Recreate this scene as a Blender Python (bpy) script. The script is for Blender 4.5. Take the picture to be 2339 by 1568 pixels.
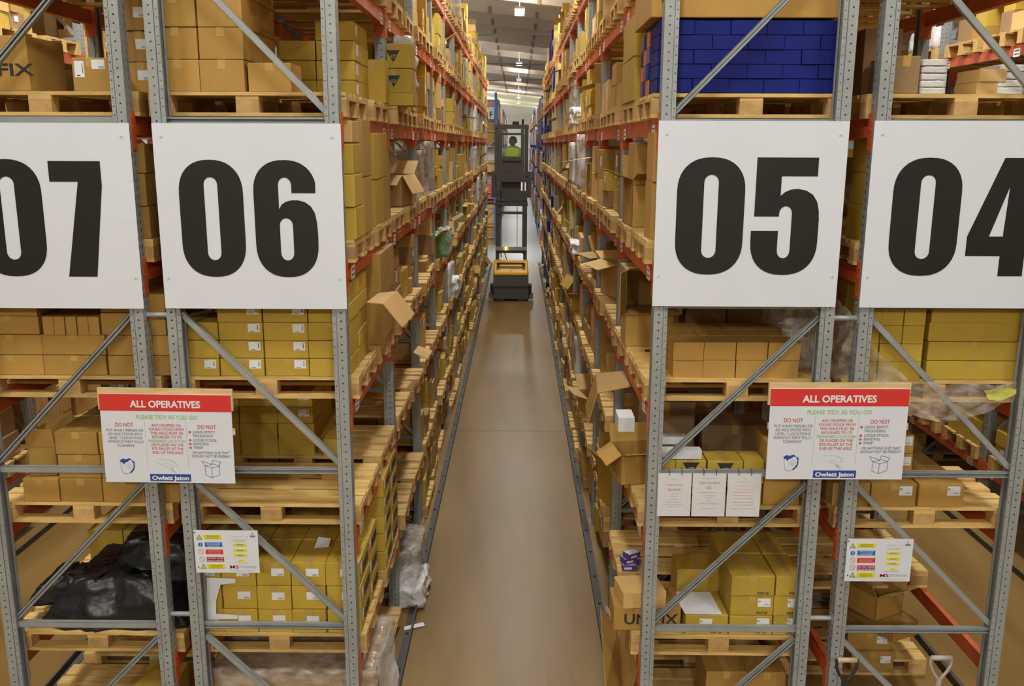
import bpy, bmesh, math, random
from mathutils import Vector, Matrix, noise
for o in list(bpy.data.objects): bpy.data.objects.remove(o)
S = bpy.context.scene
C = S.collection
PI = math.pi
# ---------------------------------------------------------------- camera, world, exposure
F_PX, PITCH, YAW, ROLL = 2097.2, .21361, -.00589, .003737
CAMP = Vector((0, -5.57, 4.15))
cy_, sy_, cp_, sp_, cr_, sr_ = math.cos(YAW), math.sin(YAW), math.cos(PITCH), math.sin(PITCH), math.cos(ROLL), math.sin(ROLL)
Rv = Vector((cy_, -sy_, 0)); Fv = Vector((sy_*cp_, cy_*cp_, -sp_)); Uv = Vector((sy_*sp_, cy_*sp_, cp_))
R2 = cr_*Rv + sr_*Uv; U2 = cr_*Uv - sr_*Rv
cd = bpy.data.cameras.new('camera'); cam = bpy.data.objects.new('camera', cd); C.objects.link(cam)
M = Matrix((R2, U2, -Fv)).transposed().to_4x4(); M.translation = CAMP
cam.matrix_world = M
cd.sensor_width = 36; cd.lens = F_PX*36/2339; cd.clip_end = 300; cd.clip_start = .05
S.camera = cam
W = bpy.data.worlds.new('world'); S.world = W; W.use_nodes = True
W.node_tree.nodes['Background'].inputs[0].default_value = (1.0, .90, .78, 1)
W.node_tree.nodes['Background'].inputs[1].default_value = .14
S.view_settings.view_transform = 'Standard'; S.view_settings.look = 'None'
S.view_settings.exposure = -.96; S.view_settings.gamma = 1

def P(px, py, Y):
    """point where the sight line of a photograph pixel meets the vertical plane y = Y: used once, to measure sizes"""
    a, b = px-1169.5, py-784
    u, v = cr_*a + sr_*b, -sr_*a + cr_*b
    d = Rv*(u/F_PX) + Fv - Uv*(v/F_PX)
    t = (Y-CAMP.y)/d.y
    return CAMP.x+d.x*t, CAMP.z+d.z*t
def PX(px, py, Y): return P(px, py, Y)[0]
def PZ(px, py, Y): return P(px, py, Y)[1]
def PF(px, py, Z):
    a, b = px-1169.5, py-784
    u, v = cr_*a + sr_*b, -sr_*a + cr_*b
    d = Rv*(u/F_PX) + Fv - Uv*(v/F_PX); t = (Z-CAMP.z)/d.z
    return CAMP.x+d.x*t, CAMP.y+d.y*t

# ---------------------------------------------------------------- materials
def mat(name, col, rough=.6, metal=0, var=0, nscale=8, nstretch=(1, 1, 1), bump=0, rnd=0, spec=.5, emit=None, es=1, bscale=None, coord='Object'):
    m = bpy.data.materials.new(name); m.use_nodes = True
    nt = m.node_tree; b = nt.nodes['Principled BSDF']
    b.inputs['Base Color'].default_value = (*col, 1); b.inputs['Roughness'].default_value = rough
    b.inputs['Metallic'].default_value = metal; b.inputs['Specular IOR Level'].default_value = spec
    if emit:
        b.inputs['Emission Color'].default_value = (*emit, 1); b.inputs['Emission Strength'].default_value = es
    if var or bump or rnd:
        tc = nt.nodes.new('ShaderNodeTexCoord'); mp = nt.nodes.new('ShaderNodeMapping'); mp.inputs['Scale'].default_value = nstretch
        nt.links.new(tc.outputs[coord], mp.inputs[0])
        n = nt.nodes.new('ShaderNodeTexNoise'); n.inputs['Scale'].default_value = nscale; n.inputs['Detail'].default_value = 5
        oi = nt.nodes.new('ShaderNodeObjectInfo')
        ad = nt.nodes.new('ShaderNodeVectorMath'); ad.operation = 'MULTIPLY_ADD'
        cb = nt.nodes.new('ShaderNodeCombineXYZ')
        for i in range(3): nt.links.new(oi.outputs['Random'], cb.inputs[i])
        nt.links.new(cb.outputs[0], ad.inputs[0]); ad.inputs[1].default_value = (7, 9, 11); nt.links.new(mp.outputs[0], ad.inputs[2])
        nt.links.new(ad.outputs[0], n.inputs['Vector'])
        if var or rnd:
            mr = nt.nodes.new('ShaderNodeMapRange'); mr.inputs['From Min'].default_value = .3; mr.inputs['From Max'].default_value = .7
            mr.inputs['To Min'].default_value = 1-var; mr.inputs['To Max'].default_value = 1+var
            nt.links.new(n.outputs['Fac'], mr.inputs['Value'])
            mr2 = nt.nodes.new('ShaderNodeMapRange'); mr2.inputs['To Min'].default_value = 1-rnd; mr2.inputs['To Max'].default_value = 1+rnd
            nt.links.new(oi.outputs['Random'], mr2.inputs['Value'])
            mu = nt.nodes.new('ShaderNodeMath'); mu.operation = 'MULTIPLY'
            nt.links.new(mr.outputs[0], mu.inputs[0]); nt.links.new(mr2.outputs[0], mu.inputs[1])
            vm = nt.nodes.new('ShaderNodeVectorMath'); vm.operation = 'SCALE'; vm.inputs[0].default_value = col
            nt.links.new(mu.outputs[0], vm.inputs['Scale']); nt.links.new(vm.outputs[0], b.inputs['Base Color'])
        if bump:
            n2 = n
            if bscale:
                n2 = nt.nodes.new('ShaderNodeTexNoise'); n2.inputs['Scale'].default_value = bscale; nt.links.new(ad.outputs[0], n2.inputs['Vector'])
            bp = nt.nodes.new('ShaderNodeBump'); bp.inputs['Strength'].default_value = bump; bp.inputs['Distance'].default_value = .02
            nt.links.new(n2.outputs['Fac'], bp.inputs['Height']); nt.links.new(bp.outputs[0], b.inputs['Normal'])
    return m
MT = {
 'galv': mat('grey_steel', (.325, .34, .335), .45, .25, .10, 6, bump=0),
 'orange': mat('orange_paint', (.54, .105, .030), .42, 0, .10, 9),
 'blue': mat('blue_paint', (.03, .16, .55), .45),
 'kraft': mat('kraft_board', (.405, .228, .048), .75, 0, .09, 3, rnd=.10),
 'olive': mat('yellow_board', (.47, .31, .034), .75, 0, .08, 3, rnd=.09),
 'tan': mat('tan_board', (.58, .36, .13), .75, 0, .08, 3, rnd=.10),
 'dark': mat('dark_board', (.27, .165, .075), .8, 0, .10, 3, rnd=.12),
 'bluebox': mat('blue_board', (.003, .009, .125), .65, 0, .10, 3, rnd=.15, spec=.2),
 'orangebox': mat('orange_board', (.50, .13, .03), .5, 0, .08, 3),
 'white': mat('white_board', (.72, .72, .73), .5, 0, .03, 3),
 'tape': mat('packing_tape', (.50, .32, .09), .22),
 'label': mat('label_paper', (.78, .78, .80), .55),
 'ink': mat('black_ink', (.022, .020, .018), .6),
 'digit': mat('sign_black', (.012, .0105, .0095), .5, spec=.3),
 'board': mat('sign_white', (.70, .72, .775), .28, 0, .02, 2, spec=.4),
 'paper': mat('paper_white', (.66, .65, .66), .5),
 'red': mat('sign_red', (.62, .035, .03), .4), 'redtext': mat('red_text', (.55, .10, .10), .5), 'green': mat('green_text', (.32, .52, .18), .5),
 'grey': mat('grey_text', (.20, .20, .21), .5), 'lightgrey': mat('light_grey_text', (.42, .42, .43), .5), 'pink': mat('pink_text', (.62, .36, .36), .5),
 'signblue': mat('sign_blue', (.02, .06, .30), .4), 'safeblue': mat('safety_blue', (.01, .13, .42), .4), 'yellow': mat('sign_yellow', (.72, .66, .02), .4),
 'maroon': mat('maroon_text', (.33, .01, .03), .4),
 'wood': mat('pallet_wood', (.62, .40, .130), .7, 0, .22, 5, (1, 6, 6), rnd=.14),
 'woodend': mat('pallet_block', (.50, .30, .11), .75, 0, .22, 14, rnd=.14),
 'pine': mat('pine_plank', (.66, .46, .22), .6, 0, .16, 5, (1, 9, 9)),
 'blackpl': mat('black_plastic', (.014, .014, .016), .38, 0, 0, 8, bump=.8, bscale=9),
 'black': mat('black_rubber', (.02, .02, .02), .6), 'truck': mat('truck_grey', (.08, .073, .062), .45), 'truckyel': mat('truck_yellow', (.98, .50, .008), .35),
 'hivis': mat('hi_vis_yellow', (.55, .78, .03), .6), 'skin': mat('skin', (.30, .15, .10), .55), 'hair': mat('dark_hair', (.02, .014, .01), .7),
 'yellowwrap': mat('yellow_film', (.50, .49, .09), .3),
 'trouser': mat('dark_trousers', (.03, .03, .045), .8), 'silver': mat('reflective_tape', (.6, .6, .6), .3),
 'rail': mat('rail_steel', (.065, .056, .045), .6, .1, .2, 5),
 'greenpl': mat('green_plastic', (.15, .62, .22), .4), 'cream': mat('shovel_grip', (.50, .40, .24), .5, 0, .1, 9), 'palehandle': mat('pale_plastic', (.42, .36, .31), .5),
 'purple': mat('purple_print', (.10, .05, .26), .4), 'whitepl': mat('white_plastic_wrap', (.66, .63, .60), .35, 0, .06, 4, bump=.5, bscale=14),
 'roof': mat('roof_sheet', (.74, .66, .44), .7, 0, .05, 2), 'purlin': mat('roof_purlin', (.52, .46, .42), .7, 0, .05, 3), 'cleat': mat('roof_cleat', (.24, .20, .16), .7),
 'wallm': mat('far_wall', (.55, .55, .54), .7, 0, .03, 1),
}
def film_mat(name, col, alpha, rough=.22):
    m = bpy.data.materials.new(name); m.use_nodes = True; nt = m.node_tree; b = nt.nodes['Principled BSDF']
    b.inputs['Base Color'].default_value = (*col, 1); b.inputs['Roughness'].default_value = rough
    tc = nt.nodes.new('ShaderNodeTexCoord'); n = nt.nodes.new('ShaderNodeTexNoise'); n.inputs['Scale'].default_value = 12; n.inputs['Detail'].default_value = 4
    mp = nt.nodes.new('ShaderNodeMapping'); mp.inputs['Scale'].default_value = (.8, 1, 1.3)
    nt.links.new(tc.outputs['Object'], mp.inputs[0]); nt.links.new(mp.outputs[0], n.inputs['Vector'])
    bp = nt.nodes.new('ShaderNodeBump'); bp.inputs['Strength'].default_value = .45; bp.inputs['Distance'].default_value = .02
    nt.links.new(n.outputs['Fac'], bp.inputs['Height']); nt.links.new(bp.outputs[0], b.inputs['Normal'])
    mr = nt.nodes.new('ShaderNodeMapRange'); mr.inputs['From Min'].default_value = .35; mr.inputs['From Max'].default_value = .65
    mr.inputs['To Min'].default_value = max(0, alpha-.2); mr.inputs['To Max'].default_value = min(1, alpha+.2)
    nt.links.new(n.outputs['Fac'], mr.inputs['Value']); nt.links.new(mr.outputs[0], b.inputs['Alpha'])
    return m
MT['film'] = film_mat('stretch_film', (.62, .57, .50), .35)
MT['thickfilm'] = film_mat('thick_film', (.72, .64, .55), .36, .10)
# floor: worn concrete, grey-blue further along, the brighter light there put into the colour
def floor_mat():
    m = bpy.data.materials.new('concrete_floor'); m.use_nodes = True; nt = m.node_tree; b = nt.nodes['Principled BSDF']
    tc = nt.nodes.new('ShaderNodeTexCoord')
    n = nt.nodes.new('ShaderNodeTexNoise'); n.inputs['Scale'].default_value = 1.1; n.inputs['Detail'].default_value = 7
    mp = nt.nodes.new('ShaderNodeMapping'); mp.inputs['Scale'].default_value = (2.4, .35, 1)
    nt.links.new(tc.outputs['Object'], mp.inputs[0]); nt.links.new(mp.outputs[0], n.inputs['Vector'])
    cr = nt.nodes.new('ShaderNodeValToRGB'); cr.color_ramp.elements[0].position = .3; cr.color_ramp.elements[0].color = (.175, .102, .030, 1)
    cr.color_ramp.elements[1].position = .72; cr.color_ramp.elements[1].color = (.285, .178, .062, 1)
    nt.links.new(n.outputs['Fac'], cr.inputs[0])
    n2 = nt.nodes.new('ShaderNodeTexNoise'); n2.inputs['Scale'].default_value = 9; n2.inputs['Detail'].default_value = 3
    nt.links.new(tc.outputs['Object'], n2.inputs['Vector'])
    spk = nt.nodes.new('ShaderNodeValToRGB'); spk.color_ramp.elements[0].position = .22; spk.color_ramp.elements[0].color = (.6, .6, .6, 1); spk.color_ramp.elements[1].position = .27; spk.color_ramp.elements[1].color = (1, 1, 1, 1)
    nt.links.new(n2.outputs['Fac'], spk.inputs[0])
    mx = nt.nodes.new('ShaderNodeMix'); mx.data_type = 'RGBA'; mx.blend_type = 'MULTIPLY'; mx.inputs[0].default_value = 1
    nt.links.new(cr.outputs[0], mx.inputs[6]); nt.links.new(spk.outputs[0], mx.inputs[7])
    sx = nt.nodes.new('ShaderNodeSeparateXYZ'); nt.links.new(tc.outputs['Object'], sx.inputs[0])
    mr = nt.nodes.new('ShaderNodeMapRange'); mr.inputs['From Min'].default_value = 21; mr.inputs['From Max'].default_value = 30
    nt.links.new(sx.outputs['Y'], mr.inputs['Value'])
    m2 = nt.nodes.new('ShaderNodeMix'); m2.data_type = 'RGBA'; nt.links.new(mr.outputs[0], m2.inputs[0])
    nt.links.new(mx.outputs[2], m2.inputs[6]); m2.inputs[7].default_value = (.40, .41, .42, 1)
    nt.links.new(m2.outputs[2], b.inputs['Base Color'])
    r = nt.nodes.new('ShaderNodeMapRange'); r.inputs['To Min'].default_value = .27; r.inputs['To Max'].default_value = .42
    b.inputs['Specular IOR Level'].default_value = .22
    nt.links.new(n.outputs['Fac'], r.inputs['Value']); nt.links.new(r.outputs[0], b.inputs['Roughness'])
    return m
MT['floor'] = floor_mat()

# ---------------------------------------------------------------- mesh helpers
class MB:
    def __init__(s): s.v = []; s.f = []; s.m = []
    def face(s, pts, mi=0):
        i = len(s.v); s.v += [tuple(p) for p in pts]; s.f.append(tuple(range(i, i+len(pts)))); s.m.append(mi)
    def hexa(s, p, mi=0):
        i = len(s.v); s.v += [tuple(q) for q in p]
        for a in ((0, 3, 2, 1), (4, 5, 6, 7), (0, 1, 5, 4), (1, 2, 6, 5), (2, 3, 7, 6), (3, 0, 4, 7)):
            s.f.append(tuple(i+k for k in a)); s.m.append(mi)
    def box(s, x0, x1, y0, y1, z0, z1, mi=0):
        s.hexa([(x0, y0, z0), (x1, y0, z0), (x1, y1, z0), (x0, y1, z0), (x0, y0, z1), (x1, y0, z1), (x1, y1, z1), (x0, y1, z1)], mi)
    def obox(s, c, ax, ay, az, mi=0):
        c, ax, ay, az = Vector(c), Vector(ax), Vector(ay), Vector(az)
        s.hexa([c-ax-ay-az, c+ax-ay-az, c+ax+ay-az, c-ax+ay-az, c-ax-ay+az, c+ax-ay+az, c+ax+ay+az, c-ax+ay+az], mi)
    def bar(s, p, q, r, mi=0, n=8, r2=None):
        p, q = Vector(p), Vector(q); d = (q-p).normalized(); a = d.orthogonal().normalized(); b = d.cross(a); r2 = r if r2 is None else r2
        i = len(s.v)
        for c, rr in ((p, r), (q, r2)):
            for k in range(n): s.v.append(tuple(c+rr*(math.cos(2*PI*k/n)*a+math.sin(2*PI*k/n)*b)))
        for k in range(n): s.f.append((i+k, i+(k+1) % n, i+n+(k+1) % n, i+n+k)); s.m.append(mi)
        s.f.append(tuple(i+k for k in reversed(range(n)))); s.m.append(mi); s.f.append(tuple(i+n+k for k in range(n))); s.m.append(mi)
    def path(s, pts, r, mi=0, n=8):
        for a, b in zip(pts, pts[1:]): s.bar(a, b, r, mi, n)
    def poly(s, pts, y0, y1, mi=0):
        """closed outline in the xz plane extruded in y"""
        n = len(pts); i = len(s.v)
        for y in (y0, y1):
            for x, z in pts: s.v.append((x, y, z))
        s.f.append(tuple(i+k for k in range(n))); s.m.append(mi); s.f.append(tuple(i+n+k for k in reversed(range(n)))); s.m.append(mi)
        for k in range(n): s.f.append((i+k, i+n+k, i+n+(k+1) % n, i+(k+1) % n)); s.m.append(mi)
    def stroke(s, pts, w, y0=-.0006, y1=0, mi=0):
        for (x0, z0), (x1, z1) in zip(pts, pts[1:]):
            d = Vector((x1-x0, 0, z1-z0)); L = d.length
            if L < 1e-6: continue
            d /= L; n = Vector((-d.z, 0, d.x))
            s.obox(((x0+x1)/2, (y0+y1)/2, (z0+z1)/2), d*(L/2+w*.3), (0, (y1-y0)/2, 0), n*w/2, mi)
    def mesh(s, name, mats, smooth=False, fix=True):
        me = bpy.data.meshes.new(name); me.from_pydata(s.v, [], s.f)
        for m in mats: me.materials.append(MT[m] if isinstance(m, str) else m)
        me.polygons.foreach_set('material_index', s.m)
        if smooth: me.polygons.foreach_set('use_smooth', [True]*len(s.f))
        if fix and len(s.v) < 200000:
            bm = bmesh.new(); bm.from_mesh(me); bmesh.ops.recalc_face_normals(bm, faces=bm.faces); bm.to_mesh(me); bm.free()
        me.update(); return me
def link(name, data, parent=None, loc=(0, 0, 0), rot=None):
    o = bpy.data.objects.new(name, data); C.objects.link(o)
    if parent is not None: o.parent = parent
    o.location = loc
    if rot: o.rotation_euler = rot
    return o
LABELS = {}
WNUM = {'04': 'four', '05': 'five', '06': 'six', '07': 'seven'}
def words_(s):
    for k_, v_ in WNUM.items(): s = s.replace('rack '+k_, 'rack '+v_).replace('racks '+k_, 'racks '+v_).replace('and '+k_, 'and '+v_).replace('reading '+k_, 'reading '+v_)
    return s
def tag(o, label, cat, group=None, kind=None):
    label = words_(label)
    if group: group = words_(group)
    n = len(label.replace(',', ' ').split())
    if n < 4 or n > 16: print('LABELLEN', n, label)
    if label in LABELS and not (group and LABELS[label] == group): print('DUPLABEL', label)
    LABELS[label] = group
    o['label'] = label; o['category'] = cat
    if group: o['group'] = group
    if kind: o['kind'] = kind
    elif 'beam' in cat: o['kind'] = 'thing'
    return o
def thing(name, label, cat, loc=(0, 0, 0), rz=0, group=None):
    return tag(link(name, None, None, loc, (0, 0, rz) if rz else None), label, cat, group)
def struct(o): o['kind'] = 'structure'; return o
def copy_tree(o, parent=None):
    c = o.copy(); C.objects.link(c); c.parent = parent
    for ch in list(o.children): copy_tree(ch, c)
    return c
def txt(parent, body, x, z, h, m, w=None, align='CENTER', y=-.0012, off=0, rot=(PI/2, 0, 0), loc=None, name='lettering', space=1.0, shear=0):
    cu = bpy.data.curves.new('lettering', 'FONT'); cu.body = body; cu.size = 1; cu.align_x = align; cu.offset = off; cu.extrude = .0003/max(h, .01); cu.shear = shear
    cu.space_line = space; cu.resolution_u = 3
    cu.materials.append(MT[m])
    o = link(name, cu, parent, loc or (x, y, z), rot)
    k = h/.70
    if w:
        bpy.context.view_layer.update(); kx = w/max(o.dimensions.x, 1e-3)
    else: kx = k
    o.scale = (kx, k, k)
    return o

# ---------------------------------------------------------------- lamps of the hall
def lamp(x, y, z, L, wd, power, label, along_x=False, up=None):
    t = thing('ceiling_light', label, 'light', (x, y, z), group='strip lights hanging in the roof')
    b = MB(); b.box(-wd/2-.02, wd/2+.02, -L/2-.03, L/2+.03, .0, .07); b.bar((0, -L*.35, .07), (0, -L*.35, .9), .006); b.bar((0, L*.35, .07), (0, L*.35, .9), .006)
    hs = link('housing', b.mesh('light_housing', ['white']), t)
    b = MB(); b.box(-wd/2, wd/2, -L/2, L/2, -.02, -.001)
    link('diffuser', b.mesh('light_diffuser', ['glow']), t)
    if along_x: t.rotation_euler = (0, 0, PI/2)
    ld = bpy.data.lights.new('light', 'AREA'); ld.shape = 'RECTANGLE'; ld.size = wd*1.2; ld.size_y = L; ld.energy = power; ld.color = (.92, .97, 1.0); ld.spread = PI*.95
    lo = link('lamp_glow', ld, t, (0, 0, -.03))
    lu = bpy.data.lights.new('roof_fill', 'AREA'); lu.shape = 'RECTANGLE'; lu.size = wd; lu.size_y = L; lu.energy = power*((.28 if abs(x) < 2 else UP) if up is None else up); lu.color = (1, .98, .93)  # upward light added to each lamp to brighten the roof
    link('roof_fill_light', lu, t, (0, 0, .09), (PI, 0, 0))
    return t
MT['glow'] = mat('lamp_glow', (1, 1, 1), .5, emit=(1, .97, .92), es=14)
LZ = 8.2
POW = 430; UP = 1.3
near = [(-14, 'behind'), (-8.5, 'behind')]
for i, y in enumerate((24.8, 44, 56, 68, 79, 90)):
    lamp(0.02, y, LZ, 1.5, .28, POW, 'strip light over the central aisle, ' + ('nearest', 'second', 'third', 'fourth', 'fifth', 'farthest')[i] + ' of the row in view')
lamp(1.25, 20.6, LZ, 1.5, .16, POW*.5, 'long strip light set across the aisle at the top right of the roof', True)
for y in (-13.5, -2.6, 4.0, 14.4):     # lamps of the same rows that hang above and behind the picture
    for x in (-4.4, 0.02, 4.2):
        k = 1.0 if y > 0 else (2.6 if y < -10 else .55)
        if x == 0.02 and y == 4.0: continue
        lamp(x, y, LZ, 1.5, .28, POW*k, 'strip light overhead at %s, %s row over the aisles' % ({-13.5: 'the far back', -2.6: 'the rack ends', 4.0: 'the second bay', 14.4: 'the seventh bay'}[y], 'left' if x < -1 else 'right' if x > 1 else 'central'))
lamp(0.02, 6.0, LZ, 1.5, .28, POW, 'strip light overhead at the third bay, central row over the aisles')
for x in (-4.4, 4.2):
    for y in (24.8, 40, 56): lamp(x, y, LZ, 1.5, .28, POW, 'strip light over the %s aisle, hidden above rack tops at %s' % ('left' if x < 0 else 'right', 'mid hall' if y < 30 else 'far hall' if y < 50 else 'hall end, added for roof'))  # hall end pair added unseen to help light the roof

for x in (-9.0, 9.0):
    for y in (18, 32, 48, 66): lamp(x, y, LZ, 1.5, .28, POW*1.5, 'fill light added over the outer %s racks, %s one from the entrance' % ('left' if x < 0 else 'right', {18: 'first', 32: 'second', 48: 'third', 66: 'fourth'}[y]))  # lamps added out of view behind the racks to light the roof
for x in (-5.0, 5.0):
    for y in (76, 92, 108, 118): lamp(x, y, LZ-.6, 1.5, .28, POW*2.2, 'fill light added in the far hall, %s side, %s from the back wall' % ('left' if x < 0 else 'right', {76: 'fourth', 92: 'third', 108: 'second', 118: 'nearest'}[y]))  # extra unseen lamps, added to brighten the far end of the roof
# ---------------------------------------------------------------- hall
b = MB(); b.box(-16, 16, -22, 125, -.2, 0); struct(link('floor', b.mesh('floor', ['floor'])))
b = MB(); b.box(-.895, .725, 7.42, 7.429, .0002, .0012); struct(link('trim_joint', b.mesh('floor_joint', ['rail'])))
RZ = 9.1
def roofz(x): return RZ - .105*x
b = MB(); b.hexa([(-16, -22, roofz(-16)), (16, -22, roofz(16)), (16, 125, roofz(16)), (-16, 125, roofz(-16)),
                  (-16, -22, roofz(-16)+.1), (16, -22, roofz(16)+.1), (16, 125, roofz(16)+.1), (-16, 125, roofz(-16)+.1)])
struct(link('ceiling', b.mesh('ceiling', ['roof'])))
b = MB(); b.box(-16.2, 16.2, 125, 125.3, 0, 12); struct(link('wall_back', b.mesh('wall_back', ['wallm'])))
b = MB(); b.box(-16.2, 16.2, -22.3, -22, 0, 12); struct(link('wall_front', b.mesh('wall_front', ['wallm'])))
b = MB(); b.box(-16.3, -16, -22, 125, 0, 12); struct(link('wall_left', b.mesh('wall_left', ['wallm'])))
b = MB(); b.box(16, 16.3, -22, 125, 0, 12); struct(link('wall_right', b.mesh('wall_right', ['wallm'])))
k = 0
for y in [6, 10.5, 15] + [19.3+3.35*i for i in range(20)]:
    k += 1; b = MB()
    b.hexa([(-16, y, roofz(-16)-.42), (16, y, roofz(16)-.42), (16, y+.09, roofz(16)-.42), (-16, y+.09, roofz(-16)-.42),
            (-16, y, roofz(-16)), (16, y, roofz(16)), (16, y+.09, roofz(16)), (-16, y+.09, roofz(-16))])
    for xx in (-3.2, -1.1, .6, 2.7): b.box(xx, xx+.10, y-.04, y, roofz(xx)-.46, roofz(xx)-.22, 1)
    struct(link('trim_%d' % k, b.mesh('roof_beam', ['purlin', 'cleat'])))
for i, (y, z, sl) in enumerate(((28.5, 7.95, .02), (38, 7.7, -.02), (50, 7.8, .02))):
    b = MB(); b.bar((-5, y, z-5*sl), (5, y, z+5*sl), .035)
    tag(link('sprinkler_pipe', b.mesh('sprinkler_pipe', ['galv'])), 'thin grey pipe running across under the roof, %s of three' % ('nearest', 'middle', 'farthest')[i], 'pipe', 'pipes under the roof')

# ---------------------------------------------------------------- racks
BAY = 2.03; NB = 13
LV = [0, .735, 1.675, 2.54, 3.42, 4.305, 5.17, 6.04]
LVN = ['floor level', 'first shelf', 'second shelf', 'third shelf', 'fourth shelf', 'fifth shelf', 'sixth shelf', 'seventh shelf']
ORD = ['first', 'second', 'third', 'fourth', 'fifth', 'sixth', 'seventh', 'eighth', 'ninth', 'tenth', 'eleventh', 'twelfth', 'thirteenth', 'fourteenth', 'fifteenth', 'sixteenth']
RK = {'07': (-3.424, -2.314), '06': (-2.170, -1.060), '05': (.840, 1.952), '04': (2.106, 3.238), '08': (-6.44, -5.33), '03': (5.14, 6.25)}
RN = {'07': 'rack 07', '06': 'rack 06', '05': 'rack 05', '04': 'rack 04', '08': 'the far left rack', '03': 'the far right rack'}
NBY = {'06': 13, '05': 13, '07': 3, '04': 3, '08': 5, '03': 5}
PH = 6.3
def tile(b, o, u, v, w, h, cu, cv, rx, rz, mi=0):
    """one cell w x h of a perforated face with an octagonal hole"""
    o, u, v = Vector(o), Vector(u), Vector(v)
    sq = [(0, 0), (w/2, 0), (w, 0), (w, h/2), (w, h), (w/2, h), (0, h), (0, h/2)]
    ang = [-135, -90, -45, 0, 45, 90, 135, 180]
    i = len(b.v)
    for (x, y) in sq: b.v.append(tuple(o+u*x+v*y))
    for a in ang: b.v.append(tuple(o+u*(cu+rx*math.cos(math.radians(a)))+v*(cv+rz*math.sin(math.radians(a)))))
    for k in range(8): b.f.append((i+k, i+(k+1) % 8, i+8+(k+1) % 8, i+8+k)); b.m.append(mi)
def post_mesh(flip):
    b = MB(); s = -1 if flip else 1
    n = int(PH/.05)
    for k in range(n):
        z = k*.05
        tile(b, (0, 0, z), (s, 0, 0), (0, 0, 1), .056, .05, .031, .025, .0058, .0058)
        tile(b, (s*.061, .004, z), (s, 0, 0), (0, 0, 1), .024, .05, .013, .008, .0042, .0042)
        tile(b, (0, 0, z), (0, 1, 0), (0, 0, 1), .05, .05, .026, .025, .0055, .014)
        tile(b, (0, .05, z), (0, 1, 0), (0, 0, 1), .05, .05, .024, .025, .0055, .014)
    H = n*.05
    def sheet(x0, y0, x1, y1): b.face([(s*x0, y0, 0), (s*x1, y1, 0), (s*x1, y1, H), (s*x0, y0, H)])
    sheet(.056, 0, .056, .010); sheet(.056, .010, .061, .010); sheet(.061, .010, .061, .004)
    sheet(.085, .004, .085, .02); sheet(.085, .02, .078, .02)
    sheet(0, .1, .056, .1); sheet(.056, .1, .061, .096); sheet(.061, .096, .085, .096); sheet(.085, .096, .085, .08); sheet(.085, .08, .078, .08)
    return b.mesh('upright_post', ['galv'], fix=False)
POSTM = {False: post_mesh(False), True: post_mesh(True)}
def channel(b, p, q, w, d, opening, y0=.035):
    p, q = Vector(p), Vector(q); dr = (q-p); L = dr.length; dr.normalize(); n = Vector((-dr.z, 0, dr.x)); c = (p+q)/2; c.y = 0
    yb = y0+d-.0015 if opening else y0+.0015
    b.obox((c.x, yb, c.z), dr*L/2, (0, .0015, 0), n*w/2)
    for sg in (-1, 1): b.obox(Vector((c.x, y0+d/2, c.z))+n*sg*(w/2-.002), dr*L/2, (0, d/2, 0), n*.002)
    if opening:
        for sg in (-1, 1): b.obox(Vector((c.x, y0+.001, c.z))+n*sg*(w/2-.006), dr*L/2, (0, .001, 0), n*.006)
def frame_parts(Wd, down_right, grooved_h, grooved_d):
    hs = []
    zs = [.98+1.1*k for k in range(-1, 6)]
    zs[0] = .14
    hz = MB(); channel(hz, (.07, 0, 0), (Wd-.07, 0, 0), .042, .032, grooved_h); hz = hz.mesh('horizontal_brace', ['galv'])
    dg = MB(); x0, x1 = .078, Wd-.078
    if down_right: channel(dg, (x0, 0, -.07), (x1, 0, -1.1+.05), .037, .03, grooved_d, .034)
    else: channel(dg, (x1, 0, -.07), (x0, 0, -1.1+.05), .037, .03, grooved_d, .034)
    dg = dg.mesh('diagonal_brace', ['galv'])
    return zs, hz, dg
foot = MB(); foot.box(-.02, .11, -.02, .12, 0, .008); foot.box(.0, .02, -.004, .0, .008, .1); FOOTM = foot.mesh('foot_plate', ['galv'])
FR = {}
for rk, (x0, x1) in RK.items():
    Wd = x1-x0
    zs, hz, dg = frame_parts(Wd, rk in ('06', '04', '08'), rk in ('06', '04'), rk in ('07', '05'))
    far = None
    for i in range(NBY[rk]+1):
        y = i*BAY
        vis = True
        t = thing('upright_frame', 'grey perforated upright frame with bracing, %s from the aisle end, %s' % (ORD[i], RN[rk]), 'rack frame', (x0, y, 0), group='upright frames of ' + RN[rk])
        if i < 7 and rk in ('06', '05') or i < 2:
            link('post', POSTM[False], t); link('post', POSTM[True], t, (Wd, 0, 0))
            for z in zs: link('horizontal_brace', hz, t, (0, 0, z))
            for z in zs[1:]: link('diagonal_brace', dg, t, (0, 0, z))
            link('foot_plate', FOOTM, t); link('foot_plate', FOOTM, t, (Wd-.09, 0, 0))
        else:
            if far is None:
                bb = bmesh.new()
                for me, off in [(POSTM[False], (0, 0, 0)), (POSTM[True], (Wd, 0, 0))] + [(hz, (0, 0, z)) for z in zs] + [(dg, (0, 0, z)) for z in zs[1:]]:
                    tmp = me.copy(); tmp.transform(Matrix.Translation(off)); bb.from_mesh(tmp); bpy.data.meshes.remove(tmp)
                far = bpy.data.meshes.new('frame_steel'); bb.to_mesh(far); bb.free(); far.materials.append(MT['galv'])
            link('frame_steel', far, t)
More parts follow.
